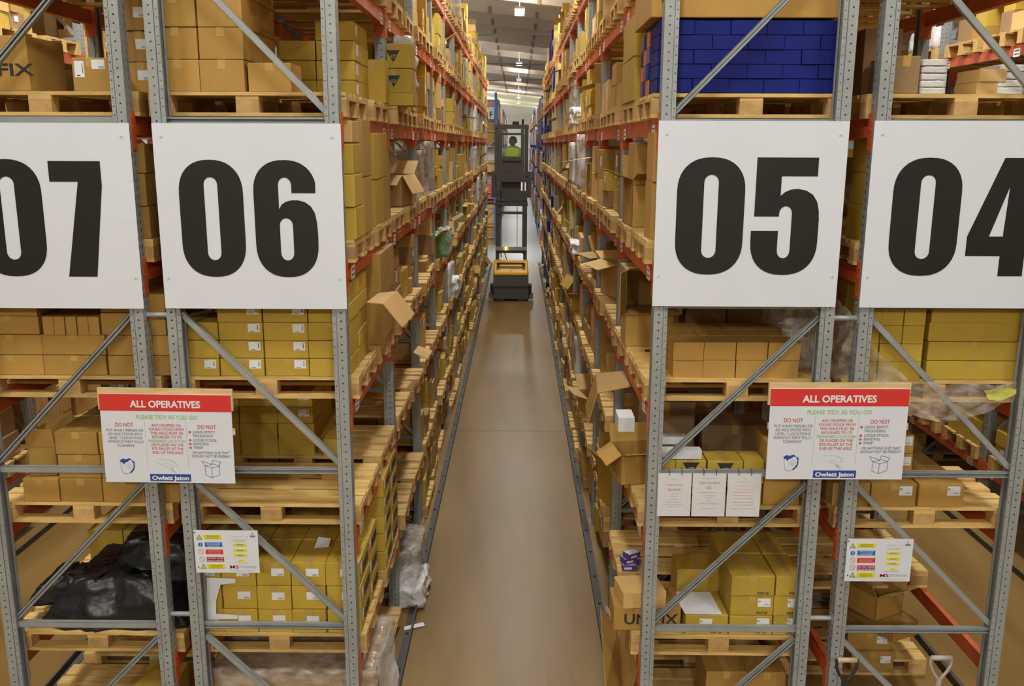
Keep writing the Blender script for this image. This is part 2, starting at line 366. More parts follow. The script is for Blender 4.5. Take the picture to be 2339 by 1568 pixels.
# beams
def beam_mesh(L):
    b = MB()   # along y, outer face at x=0, inside +x
    b.box(.0, .05, .0, L, -.11, -.045); b.box(.010, .05, .0, L, -.045, 0)
    return b.mesh('beam_bar', ['orange'])
def conn_mesh(far_end):
    b = MB()
    if far_end:      # plate towards the nearer bay, wraps the post corner
        b.box(-.004, .082, -.006, -.001, -.20, .03); b.box(-.006, -.001, -.006, .055, -.20, .03)
        for z in (-.17, -.06, .0): b.box(-.009, -.006, .02, .035, z-.012, z+.012)
    else:
        b.box(-.004, .082, .101, .106, -.20, .03); b.box(-.006, -.001, .045, .106, -.20, .03)
        for z in (-.17, -.06, .0): b.box(-.009, -.006, .065, .08, z-.012, z+.012)
    return b.mesh('beam_connector', ['orange'])
def label_mesh(w, h, face='x'):
    b = MB(); b.box(-.0012, 0, -w/2, w/2, -h/2, h/2)
    for zz in (.22, -.2): b.box(-.0018, -.0012, -w*.40, w*.34, h*(zz-.05), h*(zz+.05), 1)
    return b.mesh('location_label', ['label', 'ink'])
BML = beam_mesh(BAY-.1-.014); CNA = conn_mesh(False); CNB = conn_mesh(True); LBM = label_mesh(.13, .085)
BMS = {}
def mirror(me):
    m2 = me.copy(); m2.transform(Matrix.Scale(-1, 4, (1, 0, 0))); m2.flip_normals(); return m2
for side in (1, -1):
    BMS[side] = [BML, CNA, CNB, LBM] if side == 1 else [mirror(m) for m in (BML, CNA, CNB, LBM)]
fb = {}
def beam(rk, bay, lv, sidename, label_on):
    x0, x1 = RK[rk]; left = sidename == 'l'
    x = x0 if left else x1; side = 1 if left else -1
    aisle = {'06': 'r', '08': 'r', '04': 'r', '05': 'l', '03': 'l', '07': 'l'}[rk]
    t = thing('pallet_beam', 'orange %s beam, %s, %s bay, %s' % ('aisle-side' if aisle == sidename else 'rear', LVN[lv], ORD[bay], RN[rk]), 'rack beam', (x, bay*BAY, LV[lv]), group='orange beams of ' + RN[rk])
    bm_, ca, cb, lb = BMS[side]
    if bay < 7:
        link('beam_bar', bm_, t, (0, .107, 0)); link('beam_connector', ca, t); link('beam_connector', cb, t, (0, BAY, 0))
        if label_on:
            link('location_label', lb, t, (-.0001*side, .30, -.078)); link('location_label', lb, t, (-.0001*side, BAY-.16, -.078))
    else:
        if side not in fb:
            bb = bmesh.new()
            for me, off in ((bm_, (0, .107, 0)), (ca, (0, 0, 0)), (cb, (0, BAY, 0)), (lb, (-.0001*side, .30, -.078)), (lb, (-.0001*side, BAY-.16, -.078))):
                tmp = me.copy(); tmp.transform(Matrix.Translation(off)); n0 = len(bb.faces); bb.from_mesh(tmp); bb.faces.ensure_lookup_table()
                if me is lb:
                    for f in bb.faces[n0:]: f.material_index += 1
                bpy.data.meshes.remove(tmp)
            fm = bpy.data.meshes.new('beam_bar'); bb.to_mesh(fm); bb.free()
            for q in ('orange', 'label', 'ink'): fm.materials.append(MT[q])
            fb[side] = fm
        link('beam_bar', fb[side], t)
bs = MB()
def beam_stuff(rk, bay, lv, sidename):
    x0, x1 = RK[rk]; y0 = bay*BAY; z = LV[lv]
    a = x0 if sidename == 'l' else x1; q = 1 if sidename == 'l' else -1
    bs.box(min(a, a+q*.05), max(a, a+q*.05), y0+.107, y0+BAY-.007, z-.11, z)
    bs.box(min(a-q*.006, a+q*.08), max(a-q*.006, a+q*.08), y0+BAY-.006, y0+BAY-.001, z-.2, z+.03)
for rk in RK:
    for bay in range(NBY[rk]):
        for lv in range(1, 8):
            aisle = {'06': 'r', '08': 'r', '04': 'r', '05': 'l', '03': 'l', '07': 'l'}[rk]
            other = 'l' if aisle == 'r' else 'r'
            if rk in ('06', '05') or bay < (2 if rk in ('07', '04') else 3): beam(rk, bay, lv, aisle, True)
            else: beam_stuff(rk, bay, lv, aisle)
            if bay < 1 and rk not in ('08', '03'): beam(rk, bay, lv, other, False)
            else: beam_stuff(rk, bay, lv, other)
tag(link('beams', bs.mesh('beams', ['orange'])), 'orange beams at the rear of the deeper rack bays', 'rack beams', None, 'stuff')
# spacers between back to back racks
for (a, c, nm) in ((-2.314, -2.170, 'racks 07 and 06'), (1.952, 2.106, 'racks 05 and 04')):
    for z, w in ((1.06, 'low'), (3.1, 'middle'), (5.3, 'high')):
        b = MB(); b.bar((a, .05, z), (c, .05, z), .017, n=12); b.box(a-.001, a+.004, .02, .08, z-.03, z+.03); b.box(c-.004, c+.001, .02, .08, z-.03, z+.03)
        tag(link('row_spacer', b.mesh('row_spacer', ['galv'], False)), 'short grey tube spacer joining %s, the %s one' % (nm, w), 'spacer', 'row spacers')
# guide rails
for i, (x, nm) in enumerate(((-.90, 'left side of the central aisle'), (.73, 'right side of the central aisle'), (-5.12, 'far left aisle by the far rack'), (-3.62, 'left aisle beside rack 07'), (3.45, 'right aisle beside rack 04'), (4.95, 'right aisle by the far rack'))):
    sgn = -1 if i in (0, 2) else 1
    if i == 3: sgn = 1
    b = MB(); b.box(x-.005, x+.005, -.6, 27.0, 0, .06); b.box(min(x, x+sgn*.07), max(x, x+sgn*.07), -.6, 27.0, 0, .008); b.box(x-.007, x+.007, -.6, 27, .055, .062, 1)
    kk = 0
    while kk*.55 < 26: b.bar((x+sgn*.04, kk*.55, .008), (x+sgn*.04, kk*.55, .02), .012, 1, 6); kk += 1
    tag(link('guide_rail', b.mesh('guide_rail', ['rail', 'rail'])), 'steel truck guide rail along the floor, ' + nm, 'guide rail', 'floor guide rails')

# ---------------------------------------------------------------- pallets
def pallet_meshes(seed):
    r = random.Random(seed)
    dk, bt = MB(), MB()
    ys = [(-.4, -.255), (-.235, -.135), (-.072, .072), (.135, .235), (.255, .4)]
    for a, c in ys:
        j = r.uniform(-.004, .004); e = r.uniform(0, .008)
        dk.box(-.6+e, .6-r.uniform(0, .008), a+j, c+j, .122, .144-r.uniform(0, .003))
    for x in (-.6, -.0725, .455): dk.box(x+.003, x+.142, -.397, .397, .100, .122)
    for a, c in ((-.4, -.30), (-.07, .07), (.30, .4)): bt.box(-.598, .598, a, c, 0, .022)
    return dk.mesh('deck_boards', ['wood']), bt.mesh('bottom_boards', ['wood'])
b = MB(); b.box(-.0695, .0695, -.048, .048, .022, .100); BLK = b.mesh('block', ['woodend'])
PM = [pallet_meshes(i) for i in range(4)]
def pallet_single(seed):
    dk, bt = PM[seed]
    bb = bmesh.new(); bb.from_mesh(dk); bb.from_mesh(bt)
    for x in (-.527, 0, .527):
        for y in (-.35, 0, .35):
            tmp = BLK.copy(); tmp.transform(Matrix.Translation((x, y, 0))); bb.from_mesh(tmp); bpy.data.meshes.remove(tmp)
    me = bpy.data.meshes.new('pallet_wood'); bb.to_mesh(me); bb.free(); me.materials.append(MT['wood']); return me
PS = [pallet_single(i) for i in range(4)]
NPAL = [0]
def pallet(x, y, z, label, rz=0, detail=True, group='wooden pallets on the racks', rx=0, ry=0):
    i = random.randrange(4); NPAL[0] += 1
    if detail:
        t = thing('wooden_pallet', label, 'pallet', (x, y, z), rz, group)
        link('deck_boards', PM[i][0], t); link('bottom_boards', PM[i][1], t)
        for px in (-.527, 0, .527):
            for py in (-.35, 0, .35): link('block', BLK, t, (px, py, 0))
    else:
        t = tag(link('wooden_pallet', PS[i], None, (x, y, z), (0, 0, rz)), label, 'pallet', group)
    if rx or ry: t.rotation_euler = (rx, ry, rz)
    return t

# ---------------------------------------------------------------- cartons (collected, then the 300 nearest become things)
CART = []; STUFFN = [0]
def carton(cx, cy, z, w, d, h, col, label, group, rot=0, lab=None, text=None, tape=True, force=False):
    CART.append(dict(c=(cx, cy, z), w=w, d=d, h=h, col=col, label=label, group=group, rot=rot, lab=lab, text=text, tape=tape, force=force))
_cm = {}
def carton_mesh(w, d, h, col):
    key = (round(w, 2), round(d, 2), round(h, 2), col)
    if key not in _cm:
        b = MB(); b.box(-w/2, w/2, -d/2, d/2, 0, h)
        me = b.mesh('carton_body', [col])
        bm = bmesh.new(); bm.from_mesh(me); bmesh.ops.bevel(bm, geom=bm.edges[:], offset=min(.006, h*.06), segments=2, affect='EDGES', profile=.6); bm.to_mesh(me); bm.free()
        _cm[key] = me
    return _cm[key]
_lm = {}
def slabel(w, h, style=0):
    key = (round(w, 3), round(h, 3), style)
    if key not in _lm:
        b = MB(); b.box(-w/2, w/2, -.0012, 0, -h/2, h/2)
        if style == 0: b.box(w*.30, w*.36, -.0018, -.0012, -h*.25, h*.35, 1); b.box(-w*.3, w*.05, -.0018, -.0012, -h*.42, -h*.36, 1)
        elif style == 1: b.box(0, w*.42, -.0018, -.0012, -h*.42, -h*.18, 2)
        elif style == 2: b.box(-w*.5, w*.5, -.0018, -.0012, h*.12, h*.5, 3); b.box(-w*.4, w*.4, -.0018, -.0012, -h*.3, -h*.2, 1)
        elif style == 3: b.box(-w*.48, -w*.28, -.0018, -.0012, h*.05, h*.3, 4); b.box(w*.0, w*.4, -.0018, -.0012, -h*.3, -h*.18, 2)
        _lm[key] = b.mesh('shipping_label', ['label', 'ink', 'lightgrey', 'purple', 'green'])
    return _lm[key]
# the outermost column and row of a stack are what can be seen
def nth(i, n):
    return ['leftmost', 'second from left', 'third from left', 'fourth from left', 'fifth from left', 'sixth from left'][i] if n > 1 else 'single'
ROWN = ['bottom row', 'second row', 'third row', 'fourth row', 'fifth row', 'sixth row', 'seventh row', 'eighth row']
CN = {'kraft': 'brown', 'olive': 'yellow', 'tan': 'tan', 'dark': 'dark', 'bluebox': 'blue', 'white': 'white', 'orangebox': 'orange', 'purple': 'purple'}
def grid(rk, lv, Yf, edges, rows, depth, col, ny=1, z=None, lab=None, labcols=None, text=None, jit=.004, bay=0, slot=0, tag_='', skip=()):
    """edges: x in metres of the column boundaries on the front face; rows: list of heights"""
    z0 = z if z is not None else LV[lv]+.144
    loc = '%s stack, %s, %s' % ('front' if slot == 0 else 'rear', LVN[lv], RN[rk]) if bay == 0 else '%s, %s bay, %s' % (LVN[lv], ORD[bay], RN[rk])
    zz = z0
    for r, h in enumerate(rows):
        for i, (a, c) in enumerate(zip(edges, edges[1:])):
            if (r, i) in skip: continue
            for k in range(ny):
                left = RK[rk][0] < 0
                if k > 0 and not (i == (len(edges)-2 if left else 0) or r == len(rows)-1): continue
                j = random.uniform(-jit, jit); jy = random.uniform(0, .012)
                lb = None
                if lab and k == 0 and (labcols is None or (r, i) in labcols): lb = lab
                pos = '%s %s' % (ROWN[r], nth(i, len(edges)-1)) if len(edges) > 2 else ROWN[r]
                dp = ['', 'behind first ', 'third deep ', 'fourth deep '][k]
                carton((a+c)/2+j, Yf+depth*(k+.5)+jy, zz, c-a-.006, depth-.014, h-.003, col, ('%s%s carton, %s%s, %s' % (tag_, CN[col], dp, pos, loc)), 'cartons stacked on ' + RN[rk], random.uniform(-.008, .008), lb, text if k < 2 else None)
        zz += h
def E(pxs, py, Y): return [PX(p, py, Y) for p in pxs]
R_ = random.Random(5); random.seed(11)

Y0, Y1 = .12, 1.07      # front faces of the two pallets of a bay
def std_pallets(rk, lv, slots=(0, 1), dx=0, detail=True, bay=0):
    x0, x1 = RK[rk]; xc = (x0+x1)/2+dx
    for s in slots:
        z = LV[lv]+(.002)
        pallet(xc+random.uniform(-.015, .015), bay*BAY+(Y0, Y1)[s]+.4, z, 'wooden pallet, %s in the %s bay, %s, %s' % ('nearer' if s == 0 else 'farther', ORD[bay], LVN[lv], RN[rk]), random.uniform(-.012, .012), detail)

# ----- rack 06, first bay
for lv in range(1, 8): std_pallets('06', lv)
zt = LV[5]+.146
grid('06', 5, Y0, E([353, 456, 560], 180, Y0), [.186, .186, .186, .186], .38, 'kraft', 2, z=zt)
grid('06', 5, Y0+.01, E([561, 662], 180, Y0), [.172], .30, 'kraft', 1, z=zt, tag_='low ')
grid('06', 5, Y1, E([560, 633, 722, 811], 170, Y1), [.132, .132, .132, .132], .30, 'olive', 2, z=zt, slot=1, lab=('x', 0), skip=((3, 0), (3, 1), (2, 0)))
carton(PX(845, 170, Y1+.5), Y1+.70, zt, .20, .20, .32, 'olive', 'narrow yellow carton beside the others, rear stack, fifth shelf, rack 06', 'cartons stacked on rack 06')
zt = LV[4]+.146
grid('06', 4, Y0, [-1.9, -1.58, -1.26, -1.0], [.20, .20, .185], .30, 'olive', 1, z=zt)
carton(-1.16, Y0+.16, zt+.59, .30, .26, .13, 'tan', 'small tan carton on top of yellow cartons, fourth shelf, rack 06', 'cartons stacked on rack 06')
grid('06', 4, Y0+.34, [-1.75, -1.38, -1.0], [.37, .37], .34, 'kraft', 1, z=zt, tag_='tall ')
grid('06', 4, Y1, [-1.8, -1.4, -1.02], [.33, .33], .36, 'olive', 2, z=zt, slot=1)
zt = LV[3]+.146
e = E([400, 502, 604, 705, 800], 830, Y0)
grid('06', 3, Y0, e, [.118]*5, .37, 'olive', 2, z=zt, lab=(.075, .055, .30, .35, 0), labcols=[(0, 0), (0, 1), (0, 2), (1, 1), (1, 2), (2, 1), (2, 2), (3, 1), (3, 2), (4, 1), (4, 2)], skip=((3, 0), (4, 0)))
grid('06', 3, Y1, [-1.7, -1.35, -1.0], [.34, .34], .26, 'kraft', 3, z=zt, slot=1, tag_='tall ')
zt = LV[2]+.146
e = E([470, 548, 634, 717], 1000, Y1)
grid('06', 2, Y1, e, [.128]*4, .36, 'olive', 2, z=zt, slot=1, lab=(.08, .055, .25, .2, 0), labcols=[(r, i) for r in range(4) for i in (1, 2)])
carton(PX(758, 990, Y1)+.01, Y1+.12, zt, .16, .22, .13, 'olive', 'single yellow carton beside the labelled stack, second shelf, rack 06', 'cartons stacked on rack 06')
carton(PX(753, 1090, Y0+.45), Y0+.5, zt, .115, .10, .085, 'tan', 'tiny tan carton standing alone on the bare front pallet, rack 06', 'cartons stacked on rack 06')
zt = LV[1]+.146
e = E([432, 509, 588, 667, 745, 826], 1400, Y0)
grid('06', 1, Y0, e, [.172]*3, .38, 'olive', 2, z=zt, lab=(.085, .055, .12, .1, 1), text=('UNIFIX', .07), tag_='printed ')
grid('06', 1, Y1, [-1.75, -1.38, -1.02], [.15]*5, .38, 'olive', 2, z=zt, slot=1, text=('UNIFIX', .075), tag_='printed ')
# floor of rack 06: wrapped load
std_pallets('06', 0, (0, 1))
# ----- rack 07, first bay
for lv in range(1, 8): std_pallets('07', lv, (0, 1) if lv not in (2,) else (0,))
std_pallets('07', 0)
zt = LV[5]+.146
x0 = PX(-95, 180, Y0); x1_ = PX(66, 180, Y0)
carton((x0+x1_)/2, Y0+.24, zt, x1_-x0, .46, .32, 'kraft', 'big brown carton printed FIX, front pallet, fifth shelf, rack 07', 'cartons stacked on rack 07', text=('FIXf', .055), force=True)
x0 = PX(163, 180, Y0); x1_ = PX(247, 180, Y0)
carton((x0+x1_)/2, Y0+.13, zt, x1_-x0, .22, .195, 'kraft', 'small brown carton with two white labels, front pallet, fifth shelf, rack 07', 'cartons stacked on rack 07', lab=(.075, .06, .28, .3, 9), force=True)
grid('07', 5, Y1, [-3.4, -3.05, -2.7, -2.32], [.2, .2, .2], .38, 'dark', 1, z=zt, slot=1, skip=((2, 0), (2, 1), (1, 1), (1, 0)))
grid('07', 5, .30, E([283, 352], 150, .3), [.185]*4, .3, 'kraft', 1, z=zt, lab=(.075, .06, .10, .1, 1), slot=0, tag_='overhanging ')
zt = LV[4]+.146
grid('07', 4, Y0, [-3.4, -3.03, -2.66, -2.28], [.2, .2, .18], .38, 'kraft', 2, z=zt)
zt = LV[3]+.146
e = E([-50, 97, 243, 392], 830, Y0)
grid('07', 3, Y0, e, [.133, .133], .38, 'kraft', 2, z=zt)
grid('07', 3, Y0, [e[0], e[1]-.005], [.122, .12], .38, 'kraft', 1, z=zt+.266, tag_='upper ')
grid('07', 3, Y0, [e[1]+.02+.073*i for i in range(6)], [.12], .38, 'kraft', 1, z=zt+.266, tag_='thin ', lab=(.055, .065, 0, .1, 1), labcols=[(0, 0), (0, 1), (0, 3)])
grid('07', 3, Y0, [e[2]-.02, e[3]-.02], [.145, .12], .38, 'kraft', 1, z=zt+.266, tag_='wide ')
grid('07', 3, Y1, [-3.3, -2.9, -2.5], [.25, .25], .38, 'kraft', 1, z=zt, slot=1)
zt = LV[2]+.146
e = E([52, 135, 233, 330, 410], 1130, Y0)
grid('07', 2, Y0, e, [.165], .38, 'kraft', 2, z=zt, tag_='sagging ')
grid('07', 2, Y0, e[1:], [.165, .155], .38, 'kraft', 2, z=zt+.165, tag_='large ')
std_pallets('07', 1, ())
zt = LV[1]+.146
e = E([200, 280, 318, 392], 1240, Y1)
grid('07', 1, Y1, e, [.16, .16], .30, 'olive', 2, z=zt, slot=1, lab=(.07, .06, 0, .2, 2))
zt = .146
e = E([290, 384], 1540, Y0)
grid('07', 0, Y0, e, [.14, .14], .38, 'olive', 1, z=zt, tag_='flat ')
grid('07', 0, Y1, [-3.1, -2.75, -2.33], [.2, .2], .38, 'kraft', 1, z=zt, slot=1)
# ----- rack 05, first bay
for lv in range(1, 8): std_pallets('05', lv)
std_pallets('05', 0)
zt = LV[5]+.146
def brick(rk, lv, Yf, a, c, n, h, rows, col, z):
    w = (c-a)/n
    for r in range(rows):
        ed = [a] + [a+w*(i+(.5 if r % 2 else 1)) for i in range(n-(0 if r % 2 else 1)+0)] + [c]
        ed = sorted(set(round(v, 4) for v in ed))
        for i, (p, q) in enumerate(zip(ed, ed[1:])):
            carton((p+q)/2, Yf+.17+random.uniform(-.006, .006), z+h*r, q-p-.004, .34, h-.004, col, '%s carton, %s %s, front stack, %s, %s' % (CN[col], ROWN[r], nth(i, 9), LVN[lv], RN[rk]), 'blue cartons stacked on rack 05', 0, None, None, False)
a, c = PX(1500, 200, Y0), PX(1908, 200, Y0)
brick('05', 5, Y0, a, c, 5, .083, 5, 'bluebox', zt+.004)
for i_, zz in enumerate((.082,)):
    pass
x0, x1_ = PX(1488, 40, Y0-.02), PX(1918, 40, Y0-.02)
carton((x0+x1_)/2, Y0+.38, zt+.43, x1_-x0, .78, .40, 'kraft', 'huge brown carton lying across the blue cartons, fifth shelf, rack 05', 'cartons stacked on rack 05', tape=True, force=True)
grid('05', 5, Y1, [.80, 1.18, 1.56], [.3, .28], .38, 'olive', 2, z=zt, slot=1, text=None)
zt = LV[4]+.146
grid('05', 4, Y0+.02, [.82, 1.15, 1.5, 1.9], [.36, .30], .3, 'kraft', 1, z=zt, skip=((1, 1), (1, 2)))
grid('05', 4, Y1, [.82, 1.2, 1.6], [.3, .3], .38, 'kraft', 1, z=zt, slot=1)
zt = LV[3]+.146
e = E([1535, 1606, 1680, 1752, 1826], 860, Y0+.02)
grid('05', 3, Y0+.02, e, [.118, .118], .22, 'kraft', 3, z=zt, lab=None)
grid('05', 3, Y1, [.80, 1.16], [.24], .34, 'kraft', 1, z=zt, slot=1, tag_='aisle-side ')
grid('05', 3, Y1, [1.24, 1.54, 1.84], [.40], .34, 'dark', 1, z=zt, slot=1, tag_='big ')
zt = LV[2]+.146
e = E([1500, 1541, 1612, 1694, 1742], 1140, Y0)
grid('05', 2, Y0, e, [.16, .155], .22, 'olive', 1, z=zt, text=('JCP', .05), tag_='printed ')
e = [PX(1745, 1140, Y0), PX(1832, 1140, Y0)]
grid('05', 2, Y0+.02, e, [.24, .20], .3, 'kraft', 1, z=zt, tag_='deep ')
grid('05', 2, Y1, [.92, 1.35], [.44], .34, 'dark', 1, z=zt, slot=1, tag_='big ')
grid('05', 2, Y1, [1.40, 1.90], [.26], .34, 'dark', 1, z=zt, slot=1, tag_='low ')
zt = LV[1]+.146
x0, xa, xb, xc = E([1565, 1666, 1766, 1826], 1430, Y0)
L3 = (.085, .06, .28, .2, 3)
grid('05', 1, Y0, [x0, xa-.004], [.15], .36, 'olive', 1, z=zt, lab=(.085, .06, -.02, .15, 3), text=('PAP 20', .02), tag_='label facing ')
grid('05', 1, Y0, [xa, xb, xc], [.147, .147, .147], .36, 'olive', 2, z=zt, lab=L3, labcols=[(0, 0), (0, 1), (1, 0), (1, 1)], text=('PAP 20', .02), tag_='clean ')
carton(PX(1592, 1330, Y0+.42), Y0+.52, zt, .30, .26, .30, 'olive', 'yellow carton standing behind the paper-topped one, first shelf, rack 05', 'cartons stacked on rack 05')
carton(.90, Y0+.22, zt+.0, .46, .30, .17, 'kraft', 'brown carton printed UNIFIX at the aisle edge, first shelf, rack 05', 'cartons stacked on rack 05', text=('UNIFIXf', .06), force=True)
carton(.86, Y0+.2, zt+.172, .30, .26, .11, 'tan', 'small open tan carton on the UNIFIX carton, first shelf, rack 05', 'cartons stacked on rack 05', rot=.15)
zt = .146
e = E([1612, 1708, 1800], 1540, Y0+.1)
grid('05', 0, Y0+.1, e, [.20, .20], .38, 'kraft', 1, z=zt, tag_='wide ')
for k_ in range(4):
    for q_ in range(3):
        carton(.97, .53+.13*q_, LV[5]+.15+.098*k_, .30, .12, .094, ['orangebox', 'bluebox', 'purple'][(k_+q_) % 3], '%s box, %s, %s, aisle side behind blue cartons, rack 05' % (['orange', 'blue', 'purple'][(k_+q_) % 3], ROWN[k_], ['nearest', 'middle', 'farthest'][q_]), 'small coloured boxes on rack 05', 0, None, None, False)
# ----- rack 04, first bay
for lv in (1, 3, 4, 5, 6, 7): std_pallets('04', lv, (0, 1) if lv not in (1, 3) else (0,) if lv == 3 else ())
std_pallets('04', 2, (0,)); std_pallets('04', 0, (1,))
zt = LV[5]+.146
xa, xb = PX(2040, 170, Y0), PX(2104, 170, Y0)
carton((xa+xb)/2, Y0+.2, zt, xb-xa, .36, .22, 'dark', 'dark brown carton, front pallet, fifth shelf, rack 04', 'cartons stacked on rack 04', force=True)
carton((xa+xb)/2, Y0+.56, zt, .24, .3, .42, 'dark', 'taller dark carton behind, front pallet, fifth shelf, rack 04', 'cartons stacked on rack 04')
xa, xb = PX(2238, 190, Y0), PX(2268, 190, Y0)
grid('04', 5, Y0+.02, [xa, xb+.09], [.075, .075], .3, 'tan', 1, z=zt, tag_='pale ')
zt = LV[4]+.146
grid('04', 4, Y0, [2.15, 2.5, 2.85, 3.2], [.22, .2, .2], .36, 'olive', 1, z=zt)
zt = LV[3]+.146
e = E([2009, 2060, 2110], 800, Y0)
grid('04', 3, Y0, [PX(1970, 800, Y0)]+e, [.118]*5, .34, 'olive', 2, z=zt+.0, lab=(.04, .05, -.2, .2, 2), labcols=[(2, 1), (2, 2), (4, 1), (4, 2)])
e = E([2114, 2322], 860, Y0)
grid('04', 3, Y0, e, [.125, .125, .12, .12], .36, 'olive', 2, z=zt, tag_='long ')
zt = LV[2]+.146
e = E([1900, 1987, 2092, 2200], 1170, Y0)
grid('04', 2, Y0, e, [.165], .36, 'kraft', 2, z=zt, lab=(.085, .065, .26, .25, 3), labcols=[(0, 1), (0, 2)], tag_='front ')
e = E([1985, 2095], 1090, Y0+.05)
grid('04', 2, Y0+.12, e, [.16, .13], .34, 'kraft', 1, z=zt+.166, lab=(.09, .06, .32, .25, 3), tag_='stacked ')
zt = .146
pp = E([1960, 2062], 1540, Y1-.35)
carton((pp[0]+pp[1])/2, Y1+.0, zt, pp[1]-pp[0], .34, .16, 'kraft', 'brown carton with white label, lowest of the floor pile, rack 04', 'cartons stacked on rack 04', lab=(.08, .06, .3, .1, 3), rot=.05, force=True)
carton((pp[0]+pp[1])/2-.01, Y1+.02, zt+.161, pp[1]-pp[0], .32, .15, 'kraft', 'brown carton with white label, second of the floor pile, rack 04', 'cartons stacked on rack 04', lab=(.08, .06, .28, .1, 3), rot=-.04, force=True)
carton((pp[0]+pp[1])/2+.10, Y1+.0, zt+.313, .26, .52, .13, 'kraft', 'long brown carton laid askew on the floor pile, rack 04', 'cartons stacked on rack 04', rot=.45, force=True)

# ---------------------------------------------------------------- deeper bays: every slot gets a load
OPEN = []; WRAPS = []
cols = ['kraft', 'kraft', 'olive', 'olive', 'tan', 'dark']
FIXED = {('06', 1, 5, 0): 'pallet', ('06', 1, 4, 0): 'empty', ('06', 1, 4, 1): 'open', ('06', 1, 2, 0): 'empty', ('06', 1, 2, 1): 'empty', ('06', 1, 0, 0): 'none', ('06', 1, 0, 1): 'pallet',
         ('05', 1, 5, 0): 'grid', ('05', 1, 2, 0): 'empty', ('05', 1, 0, 0): 'none', ('05', 1, 3, 0): 'empty', ('06', 2, 3, 0): 'empty'}
for rk in ('06', '05', '07', '04', '08', '03'):
    x0, x1 = RK[rk]; left = x0 < 0
    nb = NBY[rk] if rk in ('06', '05') else (2 if rk in ('07', '04') else 5)
    for bay in range(0 if rk in ('08', '03') else 1, nb):
        for lv in range(0, 8):
            if rk in ('08', '03') and lv == 0 and R_.random() < .5: continue
            for s in (0, 1):
                yb = bay*BAY+(Y0, Y1)[s]
                zt = LV[lv]+.148
                kind = R_.choices(['grid', 'mix', 'open', 'empty', 'wrap', 'none'], [34, 36, 10, 9, 8, 3] if lv > 3 else [30, 33, 13, 18, 4, 2])[0]
                if (rk, bay, lv, s) in FIXED: kind = FIXED[(rk, bay, lv, s)]
                if bay >= 8 and rk == '05' and R_.random() < .45: kind = 'blue'
                if lv == 7 and kind in ('empty', 'none'): kind = 'mix'
                xf = (x1 if left else x0)+(R_.uniform(-.03, .05)*(1 if left else -1))   # visible face of the load
                sg = -1 if left else 1     # inwards
                if kind == 'none': continue
                if lv > 0 or R_.random() < .7:
                    label = 'wooden pallet, %s in the %s bay, %s, %s' % ('nearer' if s == 0 else 'farther', ORD[bay], LVN[lv], RN[rk])
                    xc = (x0+x1)/2+R_.uniform(-.02, .03)*(-sg)
                    if NPAL[0] < 292: pallet(xc, yb+.4, LV[lv]+.002, label, R_.uniform(-.03, .03), bay < 3)
                    else: WRAPS.append(('pal', xc, yb+.4, LV[lv]+.002))
                dens = 'stack, %s, %s bay, %s' % (LVN[lv], ORD[bay], RN[rk])
                sn = 'near' if s == 0 else 'far'
                grp = 'cartons stacked on ' + RN[rk]
                maxh = .66
                if lv == 7: maxh = R_.uniform(.5, .95)
                if kind in ('grid', 'blue'):
                    col = R_.choice(cols[:5]) if kind == 'grid' else 'bluebox'
                    ny = R_.choice([2, 2, 3]); nx = R_.choice([2, 3]); h = R_.uniform(.13, .30); n = max(1, int(R_.uniform(.45, 1.0)*maxh/h))
                    d = .76/ny; w = 1.1/nx
                    for r in range(n):
                        for iy in range(ny):
                            if r == n-1 and n > 1 and R_.random() < .2: continue
                            carton(xf+sg*w/2+R_.uniform(-.01, .01), yb+d*(iy+.5)+.01, zt+h*r, w-.008, d-.012, h-.004, col, '%s carton, %s, %s in the %s %s' % (CN[col], ROWN[r], ['first', 'second', 'third'][iy], sn, dens), grp, R_.uniform(-.02, .02), ('x', 0) if R_.random() < .3 else None)
                        if bay < 3 or r == n-1:
                            carton(xf+sg*w*1.5, yb+d*.5+.01, zt+h*r, w-.008, d-.012, h-.004, col, '%s carton, %s, inner one of the %s %s' % (CN[col], ROWN[r], sn, dens), grp)
                elif kind == 'mix':
                    yy = yb; idx = 0
                    while yy < yb+.62:
                        d = R_.uniform(.18, .40); d = min(d, yb+.80-yy)
                        if d < .12: break
                        zz = zt; r = 0; lim = R_.uniform(.2, .95)*maxh
                        while zz < zt+lim-.08 and r < 6:
                            h = R_.uniform(.10, .34); h = min(h, zt+maxh-zz)
                            col = R_.choice(cols); w = R_.uniform(.25, .5)
                            carton(xf+sg*(w/2+R_.uniform(0, .05)), yy+d/2, zz, w, d-.015, h-.003, col, '%s carton, %s, %s in the %s mixed %s' % (CN[col], ROWN[r], ORD[idx], sn, dens), grp, R_.uniform(-.06, .06), ('x', 0) if R_.random() < .35 else None)
                            zz += h; r += 1
                        yy += d; idx += 1
                    carton((x0+x1)/2+sg*.2, yb+.3, zt, .5, .5, R_.uniform(.2, .5), 'dark', 'dark filler, deep inside the %s mixed %s' % (sn, dens), grp)  # unseen filler, added to stop light passing through the stack
                elif kind == 'open':
                    OPEN.append((xf+sg*.24, yb+.35, zt, .44, .5, R_.uniform(.2, .34), R_.choice(['kraft', 'tan', 'olive']), 'open %s, %s %s', sn, dens, bay))
                elif kind == 'wrap':
                    WRAPS.append(('wrap', xf+sg*.55, yb+.4, zt, 1.1, .76, R_.uniform(.45, maxh), R_.choice(['film', 'whitepl', 'thickfilm', 'whitepl']), sn, dens))
                elif kind == 'empty' and lv > 0 and R_.random() < .4:
                    pass

